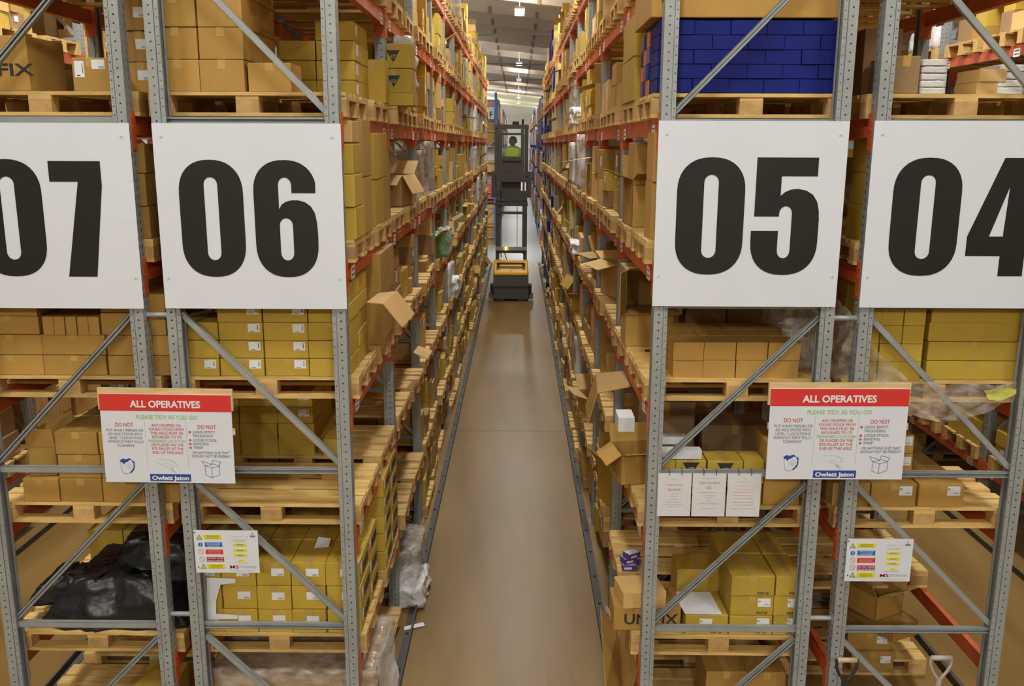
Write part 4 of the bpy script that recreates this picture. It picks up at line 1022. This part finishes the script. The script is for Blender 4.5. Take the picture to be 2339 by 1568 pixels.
# ---------------------------------------------------------------- ALL OPERATIVES signs
def ops_sign(xa, xb, za, zb, Y, label, tilt):
    w, h = xb-xa, zb-za      # local: x 0..w, z 0..h
    t = thing('notice_board', label, 'sign', (xa, Y, za), group='all operatives notices'); t.rotation_euler = (0, tilt, 0)
    b = MB(); b.box(-.012, w*1.01, .006, .024, h*.82, h+.035); b.box(-.005, w*1.015, .006, .022, h*.55, h*.62)
    link('plank', b.mesh('plank', ['pine']), t)
    b = MB(); b.box(0, w, 0, .005, 0, h); link('panel', b.mesh('panel', ['board']), t)
    b = MB(); b.box(0, w, -.0012, 0, h*.812, h*.998); link('red_band', b.mesh('red_band', ['red']), t)
    def Z(v): return h*(1-v)
    T = lambda s, u, v, hh, m, wd, **k: txt(t, s, w*u, Z(v), h*hh, m, w=w*wd, **k)
    T('ALL OPERATIVES', .5, .145, .074, 'label', .535, off=.03, y=-.0022)
    T('PLEASE TIDY AS YOU GO', .505, .275, .046, 'green', .465, off=.004)
    T('DO NOT', .175, .365, .044, 'redtext', .14, off=.008)
    for i, (s, wd) in enumerate((('PUT AWAY REPLEN OR', .28), ('AD HOC STOCK INTO', .26), ('LEVEL 1 LOCATIONS', .255), ('WITHOUT FIRST FULLY', .28), ('CLEANING!', .135))):
        T(s, .178, .420+.043*i, .030, 'grey', wd)
    for i, (s, wd, m) in enumerate((('ANY DROPPED OR', .225, 'redtext'), ('FOUND STOCK FROM', .265, 'redtext'), ('THIS AISLE MUST BE', .25, 'redtext'), ('RETURNED TO ITS', .225, 'redtext'), ('PREFERRED LOCATION', .285, 'green'), ('OR PLACED ON THE', .245, 'redtext'), ('RTS PALLET AT THE', .24, 'redtext'), ('END OF THIS AISLE', .235, 'redtext'))):
        T(s, .495, .360+.044*i, .030, m, wd)
    T('DO NOT', .805, .378, .044, 'redtext', .14, off=.008)
    for s, u0, v, wd in (('LEAVE EMPTY', .695, .430, .17), ('PACKAGING', .697, .472, .15), ('LOOSE STOCK', .695, .522, .18), ('BANDING', .695, .564, .115), ('WRAP', .695, .606, .07)):
        T(s, u0, v, .030, 'grey', wd, align='LEFT')
    for v in (.419, .511, .553, .595):
        b = MB(); b.stroke(arc(w*.672, Z(v), h*.010, h*.010, 0, 360, 12), h*.006, mi=0); b.stroke([(w*.667, Z(v+.005)), (w*.677, Z(v-.005))], h*.005); link('prohibition_mark', b.mesh('prohibition_mark', ['red']), t)
    T('OR ANYTHING ELSE THAT', .825, .662, .028, 'grey', .285, shear=.25); T('SHOULD NOT BE PRESENT', .825, .702, .028, 'grey', .30, shear=.25)
    b = MB()
    for u in (.333, .648): b.stroke([(w*u, Z(.30)), (w*u, Z(.83))], w*.0022)
    link('divider_lines', b.mesh('divider_lines', ['lightgrey']), t)
    # open box drawing
    b = MB(); q = lambda u, v: (w*u, Z(v)); lw = w*.0032
    for pl in ([(.775, .80), (.775, .905), (.825, .935), (.885, .90), (.885, .80)], [(.825, .825), (.825, .935)], [(.775, .80), (.825, .825), (.885, .80), (.835, .775), (.815, .79), (.775, .80)], [(.775, .80), (.750, .745), (.815, .775), (.825, .79)], [(.825, .79), (.835, .735), (.895, .755), (.885, .80)]):
        b.stroke([q(*c) for c in pl], lw)
    link('box_drawing', b.mesh('box_drawing', ['signblue']), t)
    # cloth and hand drawing
    b = MB(); b.poly([q(*c) for c in ((.118, .75), (.145, .727), (.165, .738), (.195, .722), (.215, .748), (.232, .76), (.232, .83), (.222, .865), (.195, .90), (.19, .885), (.20, .80), (.19, .76), (.16, .775), (.15, .80), (.13, .775))], -.0008, 0)
    link('cloth_drawing', b.mesh('cloth_drawing', ['signblue']), t)
    b = MB(); b.poly([q(*c) for c in ((.125, .77), (.14, .775), (.152, .80), (.195, .745), (.212, .75), (.215, .765), (.225, .785), (.222, .80), (.222, .83), (.205, .865), (.18, .895), (.155, .90), (.135, .88), (.128, .83))], -.0014, -.0009)
    link('hand_shape', b.mesh('hand_shape', ['board']), t)
    b = MB(); b.stroke([q(*c) for c in ((.125, .77), (.128, .83), (.135, .88), (.155, .905), (.18, .897), (.205, .867), (.222, .83))], lw*.6, -.002, -.0014)
    for (a, c, d_, e_) in ((.165, .825, .195, .775), (.175, .84, .208, .79), (.187, .855, .217, .81)): b.stroke([q(a, c), q(d_, e_)], lw*.7, -.002, -.0014)
    link('hand_lines', b.mesh('hand_lines', ['grey']), t)
    b = MB()
    for pl in ([(.40, .735), (.46, .73), (.50, .735), (.535, .755), (.56, .80), (.545, .81), (.50, .79), (.485, .775), (.47, .78), (.485, .81), (.495, .825), (.48, .82), (.45, .80), (.40, .765)], [(.51, .745), (.545, .765), (.55, .785)]): b.stroke([q(*c) for c in pl], lw*.6)
    link('open_hand_drawing', b.mesh('open_hand_drawing', ['lightgrey']), t)
    b = MB(); b.stroke(arc(w*.515, Z(.84), w*.010, w*.010, 0, 360, 10), lw); b.stroke([q(.522, .85), q(.543, .885)], lw*2.4); link('bolt_drawing', b.mesh('bolt_drawing', ['lightgrey']), t)
    b = MB(); b.box(w*.345, w*.660, -.0012, 0, Z(.982), Z(.900)); link('name_plate', b.mesh('name_plate', ['signblue']), t)
    T('Owlett Jaton', .503, .966, .046, 'label', .285, off=.035, y=-.0022)
ops_sign(-2.614, -1.790, 2.036, 2.619, -.06, 'red headed ALL OPERATIVES notice across racks 07 and 06', .008)
ops_sign(1.577, 2.436, 2.080, 2.673, -.06, 'red headed ALL OPERATIVES notice across racks 05 and 04', -.004)
# ---------------------------------------------------------------- rack load notices
def ms_sign(xa, za, w, h, label, sy=0):
    t = thing('load_notice', label, 'sign', (xa, -.022, za), group='rack load notices')
    b = MB(); b.box(0, w, -.003, 0, 0, h); link('panel', b.mesh('panel', ['board']), t)
    Z = lambda v: h*(1-v)
    for u0, u1, v0, v1, m, s in ((.155, .43, .10, .205, 'yellow', None), (.165, .435, .275, .385, 'safeblue', 'REPORT ANY DAMAGE\nTO THE RACKING\nSAFETY OFFICER'), (.17, .445, .45, .56, 'red', None), (.18, .45, .625, .74, 'maroon', 'DO NOT CLIMB\nPALLET RACKING'), (.18, .455, .79, .91, 'yellow', None)):
        b = MB(); b.box(w*u0, w*u1, -.0042, -.003, Z(v1), Z(v0)); link('colour_panel', b.mesh('colour_panel', [m]), t)
        if s:
            n = s.count('\n')+1
            for i, ln in enumerate(s.split('\n')): txt(t, ln, w*(u0+u1)/2, Z(v0+(v1-v0)*(i+.85)/n), h*(v1-v0)/n*.6, 'label', w=w*(u1-u0)*(.9 if n == 2 else .8-.05*i), y=-.0046)
        else:
            b = MB()
            for k_ in range(3): b.box(w*(u0+.04), w*(u1-.04), -.0046, -.0042, Z(v0+(v1-v0)*(.25+.25*k_)+.006), Z(v0+(v1-v0)*(.25+.25*k_)-.001))
            link('print_lines', b.mesh('print_lines', ['ink' if m == 'yellow' else 'pink']), t)
    for v in (.16, .85):
        cx_ = w*(.085 if v < .5 else .12)
        b = MB(); b.poly([(cx_-h*.055, Z(v+.05)), (cx_+h*.055, Z(v+.05)), (cx_, Z(v-.05))], -.0042, -.003, 0); b.stroke([(cx_-h*.055, Z(v+.05)), (cx_+h*.055, Z(v+.05)), (cx_, Z(v-.05)), (cx_-h*.055, Z(v+.05))], h*.014, -.0046, -.0042, 1); b.box(cx_-.0015, cx_+.0015, -.0046, -.0042, Z(v+.035), Z(v-.01), 1)
        link('warning_triangle', b.mesh('warning_triangle', ['yellow', 'grey']), t)
    b = MB(); b.poly(arc(w*.095, Z(.335), h*.05, h*.05, 0, 342, 19), -.0042, -.003, 0); b.box(w*.09, w*.10, -.0048, -.0042, Z(.36), Z(.30), 1); link('mandatory_disc', b.mesh('mandatory_disc', ['safeblue', 'label']), t)
    for v in (.505, .675):
        b = MB(); cx_ = w*(.10 if v < .6 else .107); b.stroke(arc(cx_, Z(v), h*.055, h*.055, 0, 360, 20), h*.010, -.0042, -.003); b.stroke([(cx_-h*.035, Z(v-.035)), (cx_+h*.035, Z(v+.035))], h*.01, -.0042, -.003); link('prohibition_mark', b.mesh('prohibition_mark', ['pink']), t)
    for v in (.335, .465, .58):
        b = MB(); b.box(w*.61, w*.815, -.0042, -.003, Z(v+.035), Z(v-.035)); b.box(w*.66, w*.765, -.0046, -.0042, Z(v+.01), Z(v-.008), 1); link('load_panel', b.mesh('load_panel', ['yellow', 'grey']), t)
    b = MB(); b.poly([(w*.665, Z(.735)), (w*.79, Z(.735)), (w*.75, Z(.69)), (w*.72, Z(.675)), (w*.69, Z(.69))], -.0042, -.003); link('load_panel', b.mesh('load_panel', ['yellow']), t)
    b = MB()
    for u0, u1, v in ((.59, .76, .14), (.80, .85, .14), (.58, .83, .215), (.62, .80, .25), (.60, .83, .76), (.54, .93, .945)): b.box(w*u0, w*u1, -.0042, -.003, Z(v+.004), Z(v-.004))
    link('print_lines', b.mesh('print_lines', ['lightgrey']), t)
    b = MB(); b.poly([(w*.90, Z(.09)), (w*.93, Z(.09)), (w*.915, Z(.045))], -.0042, -.003); b.box(w*.88, w*.96, -.0042, -.003, Z(.155), Z(.115)); link('emblem', b.mesh('emblem', ['grey']), t)
    txt(t, 'MS', w*.53, Z(.895), h*.075, 'maroon', w=w*.135, align='LEFT', off=.012, y=-.0042); txt(t, 'STORAGE', w*.685, Z(.88), h*.055, 'lightgrey', w=w*.265, align='LEFT', y=-.0042)
    for (u, v) in ((.015, .05), (.045, .86)):
        b = MB(); b.bar((w*u, -.008, Z(v)), (w*u, -.003, Z(v)), .004, n=8); link('tie', b.mesh('tie', ['ink']), t)
ms_sign(-2.094, 1.397, .416, .297, 'white rack load notice tied to the left post of rack 06')
ms_sign(2.142, 1.366, .426, .297, 'white rack load notice tied to the left post of rack 04')
# ---------------------------------------------------------------- three paper notices hung on the brace of rack 05
def paper(xa, lines, label, k):
    w, h = .213, .293
    t = thing('paper_notice', label, 'notice', (xa, -.004, 1.803), group='paper notices hanging on rack 05')
    b = MB(); b.box(0, w, -.0012, 0, 0, h); link('sheet', b.mesh('sheet', ['paper']), t)
    for u in (.32, .70):
        b = MB(); b.path([(w*u, -.004, h-.012), (w*u, -.005, h+.02), (w*u, .03, h+.026)], .0022, n=6); link('cable_tie', b.mesh('cable_tie', ['ink']), t)
    for (s, v, hh, wd, m) in lines:
        if s: txt(t, s, w/2, h*(1-v), h*hh, m, w=w*wd, y=-.0018)
        else:
            b = MB(); b.box(w*(.5-wd/2), w*(.5+wd/2), -.0018, -.0012, h*(1-v)-h*hh*.3, h*(1-v)+h*hh*.3); link('print_line', b.mesh('print_line', [m]), t)
paper(.907, [('ALL', .165, .05, .14, 'lightgrey'), ('Operatives,', .285, .05, .52, 'lightgrey'), ('DO NOT:', .405, .05, .40, 'redtext')]+[(None, v, .02, wd, 'lightgrey') for v, wd in ((.48, .22), (.54, .26), (.61, .18), (.67, .45), (.73, .62), (.78, .42))], 'paper notice headed DO NOT, leftmost of three hanging on rack 05', 0)
paper(1.128, [('ALL Operatives,', .125, .03, .45, 'lightgrey'), ('TIDY AS YOU', .245, .055, .62, 'grey'), ('GO.', .355, .055, .17, 'grey')]+[(None, v, .02, wd, m) for v, wd, m in ((.44, .46, 'pink'), (.50, .34, 'lightgrey'), (.55, .22, 'lightgrey'), (.60, .1, 'lightgrey'), (.65, .15, 'lightgrey'), (.70, .62, 'lightgrey'), (.81, .42, 'pink'))], 'paper notice reading TIDY AS YOU GO, middle of three on rack 05', 1)
paper(1.352, [('ALL', .125, .03, .09, 'lightgrey'), ('Operatives,', .205, .03, .32, 'lightgrey')]+[(None, v, .022, wd, m) for v, wd, m in ((.28, .66, 'pink'), (.36, .54, 'pink'), (.43, .56, 'pink'), (.51, .62, 'pink'), (.58, .56, 'lightgrey'), (.66, .66, 'lightgrey'), (.73, .66, 'pink'), (.81, .7, 'pink'))], 'paper notice full of pink lines, rightmost of three on rack 05', 2)

# ---------------------------------------------------------------- order picker truck in the aisle
TX, TY = -.18, 18.85
t = thing('order_picker_truck', 'tall dark order picker truck with yellow rear hood standing in the aisle', 'truck', (TX, TY, 0))
def part(name, fn, mats, parent=t, smooth=False):
    b = MB(); fn(b); o = link(name, b.mesh(name, mats, smooth), parent); return o
def f(b):
    b.hexa([(-.47, 0, .07), (.47, 0, .07), (.47, 1.5, .07), (-.47, 1.5, .07), (-.465, .02, .40), (.465, .02, .40), (.465, 1.5, .40), (-.465, 1.5, .40)])
    b.hexa([(-.47, -.02, .41), (.47, -.02, .41), (.47, 1.3, .41), (-.47, 1.3, .41), (-.47, .03, .80), (.47, .03, .80), (.47, 1.3, .80), (-.47, 1.3, .80)])
    b.box(-.40, -.20, .02, .2, .02, .07); b.box(.18, .42, .02, .2, .02, .07)
ch = part('chassis', f, ['truck'])
def f(b):
    pr = [(-.01, .70), (-.02, .76), (.06, .90), (.14, 1.0), (.26, 1.07), (.55, 1.07), (.55, .70)]
    n = len(pr); i = len(b.v)
    for x in (-.455, .455):
        for (y, z) in pr: b.v.append((x, y, z))
    b.f.append(tuple(i+k for k in range(n))); b.m.append(0); b.f.append(tuple(i+n+k for k in reversed(range(n)))); b.m.append(0)
    for k in range(n): b.f.append((i+k, i+n+k, i+n+(k+1) % n, i+(k+1) % n)); b.m.append(0)
hood = part('hood', f, ['truckyel'])
md = hood.modifiers.new('Bevel', 'BEVEL'); md.width = .03; md.segments = 3
part('grab_rail', lambda b: (b.box(-.36, .36, -.03, .03, 1.0, 1.05), b.box(-.38, -.30, -.03, .06, .95, 1.03), b.box(.30, .38, -.03, .06, .95, 1.03)), ['truck'])
part('badge', lambda b: b.box(-.012, .012, -.028, -.02, .83, .89), ['label'])
part('model_mark', lambda b: b.box(-.04, .36, -.008, .015, .44, .48), ['black'])
for sx in (-1, 1):
    part('guide_roller', lambda b: (b.box(min(sx*.47, sx*.56), max(sx*.47, sx*.56), .1, .5, .22, .42), b.bar((sx*.535, .25, .03), (sx*.535, .25, .20), .07, 1, 16)), ['black', 'galv'])
    part('wheel', lambda b: b.bar((sx*.30, .35, .11), (sx*.44, .35, .11), .11, 0, 20), ['black'])
MY = .75
def f(b):
    for sx in (-1, 1):
        b.box(min(sx*.33, sx*.43), max(sx*.33, sx*.43), MY, MY+.16, .75, 2.75); b.box(min(sx*.30, sx*.345), max(sx*.30, sx*.345), MY+.02, MY+.12, 1.2, 4.4)
    for z in (1.22, 2.28, 2.52, 2.64): b.box(-.42, .42, MY-.02, MY+.05, z, z+.07)
part('mast', f, ['truck'])
part('mast_crossbar', lambda b: b.box(-.43, .43, MY-.08, MY-.02, 1.30, 1.40), ['galv'])
part('lift_chain', lambda b: (b.bar((.16, MY, 1.3), (.16, MY, 2.5), .008), b.bar((-.28, MY, 1.1), (-.28, MY, 3.2), .012), b.path([(-.2, MY-.1, 1.3), (-.15, MY-.15, 1.15), (-.12, MY-.2, 1.06)], .012)), ['black'])
MT['amber'] = mat('amber_lamp', (1, .5, .05), .3, emit=(1, .45, .05), es=18)
part('beacon', lambda b: b.bar((-.14, MY-.11, 1.32), (-.14, MY-.11, 1.40), .03, 0, 12), ['amber'])
CB = .95
def f(b):
    for sx in (-1, 1):
        b.box(min(sx*.40, sx*.545), max(sx*.40, sx*.545), CB-.05, CB+1.1, 2.72, 3.42)
        b.box(min(sx*.30, sx*.36), max(sx*.30, sx*.36), CB-.12, CB, 2.70, 3.25)
    b.box(-.41, .41, CB-.16, CB-.05, 3.14, 3.38); b.box(-.26, .26, CB+.02, CB+.05, 2.66, 3.38); b.box(-.45, .45, CB-.05, CB+1.1, 2.49, 2.56); b.box(-.40, .40, CB-.02, CB+.0, 2.56, 2.9)
part('carriage', f, ['truck'])
def f(b):
    for sx in (-1, 1):
        b.box(min(sx*.35, sx*.455), max(sx*.35, sx*.455), CB-.10, CB+.02, 3.3, 4.62); b.box(min(sx*.25, sx*.335), max(sx*.25, sx*.335), CB-.14, CB-.06, 3.3, 4.60); b.box(min(sx*.39, sx*.44), max(sx*.39, sx*.44), CB+1.0, CB+1.06, 3.4, 4.62)
    b.box(-.46, .46, CB-.12, CB+1.08, 4.56, 4.66); b.box(-.33, .33, CB-.12, CB-.05, 4.38, 4.44); b.box(-.30, .30, CB-.12, CB-.04, 3.70, 3.82); b.box(-.30, .30, CB-.06, CB-.03, 3.385, 3.70)
part('cab_frame', f, ['truck'])
MT['glass'] = mat('cab_glass', (.6, .62, .6), .05); MT['glass'].node_tree.nodes['Principled BSDF'].inputs['Alpha'].default_value = .08
part('rear_window', lambda b: b.box(-.29, .29, CB-.03, CB-.022, 3.82, 4.38), ['glass'])
part('roof_light', lambda b: (b.box(.02, .2, CB, CB+.1, 4.66, 4.74), b.bar((.3, CB+.1, 4.66), (.3, CB+.1, 4.80), .03)), ['black'])
# the operator stands in the cab with his back to us, head turned left
person = thing('person', 'person in yellow hi-vis vest driving the truck, seen from behind looking left', 'person', (TX+.03, TY+CB+.42, 2.566))
nodes = {'pel': ((0, 0, .95), .135), 'sp': ((0, 0, 1.12), .13), 'ch': ((0, .0, 1.32), .155), 'nk': ((0, 0, 1.50), .06), 'hd0': ((-.005, .01, 1.57), .075), 'hd1': ((-.01, .01, 1.66), .098), 'hd2': ((-.005, .0, 1.73), .075),
 'ls': ((-.19, 0, 1.40), .062), 'le': ((-.27, .10, 1.14), .046), 'lw': ((-.20, .34, 1.10), .03), 'lp': ((-.19, .40, 1.10), .034),
 'rs': ((.19, 0, 1.40), .062), 're': ((.27, .10, 1.14), .046), 'rw': ((.20, .34, 1.10), .03), 'rp': ((.19, .40, 1.10), .034),
 'lh': ((-.10, 0, .88), .095), 'lk': ((-.11, .02, .50), .06), 'la': ((-.11, 0, .09), .042), 'lt': ((-.12, .14, .03), .035),
 'rh': ((.10, 0, .88), .095), 'rk': ((.11, .02, .50), .06), 'ra': ((.11, 0, .09), .042), 'rt': ((.12, .14, .03), .035),
 'nose': ((-.115, .03, 1.64), .014)}
ed = [('pel', 'sp'), ('sp', 'ch'), ('ch', 'nk'), ('nk', 'hd0'), ('hd0', 'hd1'), ('hd1', 'hd2'), ('hd1', 'nose'), ('ch', 'ls'), ('ls', 'le'), ('le', 'lw'), ('lw', 'lp'), ('ch', 'rs'), ('rs', 're'), ('re', 'rw'), ('rw', 'rp'), ('pel', 'lh'), ('lh', 'lk'), ('lk', 'la'), ('la', 'lt'), ('pel', 'rh'), ('rh', 'rk'), ('rk', 'ra'), ('ra', 'rt')]
for s, sx in (('l', -1), ('r', 1)):
    for k in range(4):
        nodes[s+'f%d' % k] = ((sx*(.165+.018*k), .46+(.01 if k in (1, 2) else 0), 1.105), .010); nodes[s+'g%d' % k] = ((sx*(.165+.018*k), .475, 1.075), .009)
        ed += [(s+'p', s+'f%d' % k), (s+'f%d' % k, s+'g%d' % k)]
    nodes[s+'th'] = ((sx*.155, .41, 1.085), .011); ed.append((s+'p', s+'th'))
names = list(nodes); me = bpy.data.meshes.new('body'); me.from_pydata([nodes[n][0] for n in names], [(names.index(a), names.index(c)) for a, c in ed], [])
me.materials.append(MT['skin'])
body = link('body', me, person)
sk = body.modifiers.new('Skin', 'SKIN'); sk.use_smooth_shade = True
if not me.skin_vertices: me.attributes
for i, n in enumerate(names):
    try: me.skin_vertices[0].data[i].radius = (nodes[n][1], nodes[n][1])
    except Exception: pass
try: me.skin_vertices[0].data[0].use_root = True
except Exception: pass
body.modifiers.new('Subsurf', 'SUBSURF').levels = 1
def oval(b, rings, n=20, mi=0):
    i0 = len(b.v)
    for (z, rx, ry, cx, cy) in rings:
        for k in range(n): b.v.append((cx+rx*math.cos(2*PI*k/n), cy+ry*math.sin(2*PI*k/n), z))
    for r in range(len(rings)-1):
        for k in range(n): b.f.append((i0+r*n+k, i0+r*n+(k+1) % n, i0+(r+1)*n+(k+1) % n, i0+(r+1)*n+k)); b.m.append(mi)
    b.f.append(tuple(i0+k for k in reversed(range(n)))); b.m.append(mi); b.f.append(tuple(i0+(len(rings)-1)*n+k for k in range(n))); b.m.append(mi)
b = MB(); oval(b, [(.88, .20, .15, 0, 0), (1.05, .20, .15, 0, 0), (1.25, .225, .165, 0, 0), (1.40, .25, .155, 0, 0), (1.48, .21, .13, 0, 0), (1.53, .10, .085, 0, 0)]); link('hi_vis_vest', b.mesh('hi_vis_vest', ['hivis'], True), person)
b = MB(); oval(b, [(1.02, .192, .147, 0, 0), (1.07, .194, .149, 0, 0)]); link('reflective_band', b.mesh('reflective_band', ['silver'], True), person)
b = MB(); oval(b, [(.86, .18, .135, 0, 0), (.72, .185, .11, 0, 0)]); [b.bar((sx*.10, 0, .80), (sx*.11, .02, .45), .095, 0, 12, .075) for sx in (-1, 1)]; [b.bar((sx*.11, .02, .46), (sx*.11, 0, .06), .075, 0, 12, .06) for sx in (-1, 1)]; link('trousers', b.mesh('trousers', ['trouser'], True), person)
b = MB()
for sx in (-1, 1):
    b.hexa([(sx*.12-.05, -.07, 0), (sx*.12+.05, -.07, 0), (sx*.12+.05, .21, 0), (sx*.12-.05, .21, 0), (sx*.12-.045, -.06, .09), (sx*.12+.045, -.06, .09), (sx*.12+.04, .18, .05), (sx*.12-.04, .18, .05)])
link('shoes', b.mesh('shoes', ['black']), person)
b = MB(); oval(b, [(1.60, .085, .085, .02, -.02), (1.66, .108, .108, .01, -.01), (1.72, .104, .106, .005, -.01), (1.77, .075, .08, 0, -.01), (1.79, .03, .03, 0, -.01)]); link('hair', b.mesh('hair', ['hair'], True), person)
b = MB(); b.bar((-.108, -.005, 1.665), (-.112, -.005, 1.665), .009, 0, 8); b.bar((-.10, .07, 1.665), (-.104, .072, 1.665), .009, 0, 8); link('eyes', b.mesh('eyes', ['hair']), person)
b = MB(); b.box(-.108, -.10, .01, .055, 1.598, 1.604); link('mouth', b.mesh('mouth', ['redtext']), person)
b = MB(); b.bar((.0, -.10, 1.64), (.0, -.115, 1.65), .022, 0, 10); b.bar((.0, .11, 1.64), (.0, .125, 1.65), .022, 0, 10); link('ears', b.mesh('ears', ['skin'], True), person)

# ---------------------------------------------------------------- blue racks beyond the cross aisle
MT['bluerack'] = MT['blue']
for side, x0, x1 in (('left', -2.2, -.98), ('right', 1.06, 2.2)):
    ys = [33+2.9*i for i in range(16)]
    b = MB()
    b.box(-.05, .05, -.06, .06, 0, 6.2); b.box(x1-x0-.05, x1-x0+.05, -.06, .06, 0, 6.2)
    for z in [.3+.62*k for k in range(10)]: b.box(.05, x1-x0-.05, -.02, .02, z, z+.04, 1)
    for k in range(4): b.stroke([(.05, .4+1.4*k), (x1-x0-.05, 1.5+1.4*k)], .04, -.02, .02, 1)
    fm = b.mesh('blue_frame', ['blue', 'galv'])
    for i, y in enumerate(ys):
        tag(link('blue_upright_frame', fm, None, (x0+(.06 if i == 0 and side == 'left' else 0), y, 0)), 'blue upright frame beyond the cross aisle, %s in the %s row' % (ORD[i], side), 'rack frame', 'blue upright frames of the far racks')
    ii = 0
    for i, y in enumerate(ys[:-1]):
        xx = x1 if side == 'left' else x0
        for lv, z in enumerate((.75, 1.9, 3.0, 4.1, 5.2)):
            b = MB(); b.box(-.03, .03, .05, 2.85, -.1, 0); 
            if i < 6: tag(link('far_beam', b.mesh('far_beam', ['orange']), None, (xx, y, z)), 'orange beam on the %s blue racks, %s bay, %s level' % (side, ORD[i], ORD[lv]), 'rack beam', 'beams of the far blue racks')
fs = MB(); FC = ['white', 'bluebox', 'kraft', 'pink', 'tan', 'redtext', 'blue']
rr = random.Random(3)
for side, sg in (('left', -1), ('right', 1)):
    for i in range(15):
        for z in (0, .75, 1.9, 3.0, 4.1, 5.2):
            y = 33.1+2.9*i
            while y < 33+2.9*(i+1)-.3:
                d = min(rr.uniform(.3, .8), 33+2.9*(i+1)-.08-y); h = rr.uniform(.4, .98); w = rr.uniform(.6, 1.1)
                xf = -.88+rr.uniform(-.04, .0) if sg < 0 else .92+rr.uniform(0, .05)
                fs.box(min(xf, xf+sg*w), max(xf, xf+sg*w), y, y+d-.03, z+.003, z+h, rr.choices(range(7), [9, 2, 6, 3, 4, 1, 2])[0]); y += d
tag(link('far_stock', fs.mesh('far_stock', FC, fix=False)), 'mixed white, blue and brown stock packed on the blue racks beyond the cross aisle', 'stock', None, 'stuff')
# F sign
t = thing('letter_sign', 'white sign with black letter F on the blue rack end', 'sign', (-1.235, 32.93, 5.14))
b = MB(); b.box(0, .24, -.01, 0, 0, .46); link('panel', b.mesh('panel', ['board']), t)
txt(t, 'F', .12, .05, .25, 'digit', w=.12, y=-.012, off=.02); txt(t, 'v', .12, .36, .06, 'green', w=.05, y=-.012)
# pendant and boxes on top of left rack run
bpy.context.view_layer.update(); dg = bpy.context.evaluated_depsgraph_get()
cache = {}
for o in [o for o in bpy.data.objects if o.type in ('FONT', 'CURVE')]:
    me = bpy.data.meshes.new_from_object(o.evaluated_get(dg), depsgraph=dg)
    nm = o.name; par = o.parent; mtx = (o.location.copy(), o.rotation_euler.copy(), o.scale.copy())
    bpy.data.objects.remove(o)
    n = link(nm, me, par, mtx[0]); n.rotation_euler = mtx[1]; n.scale = mtx[2]
print('NPAL', NPAL[0], 'objects', len(bpy.data.objects))
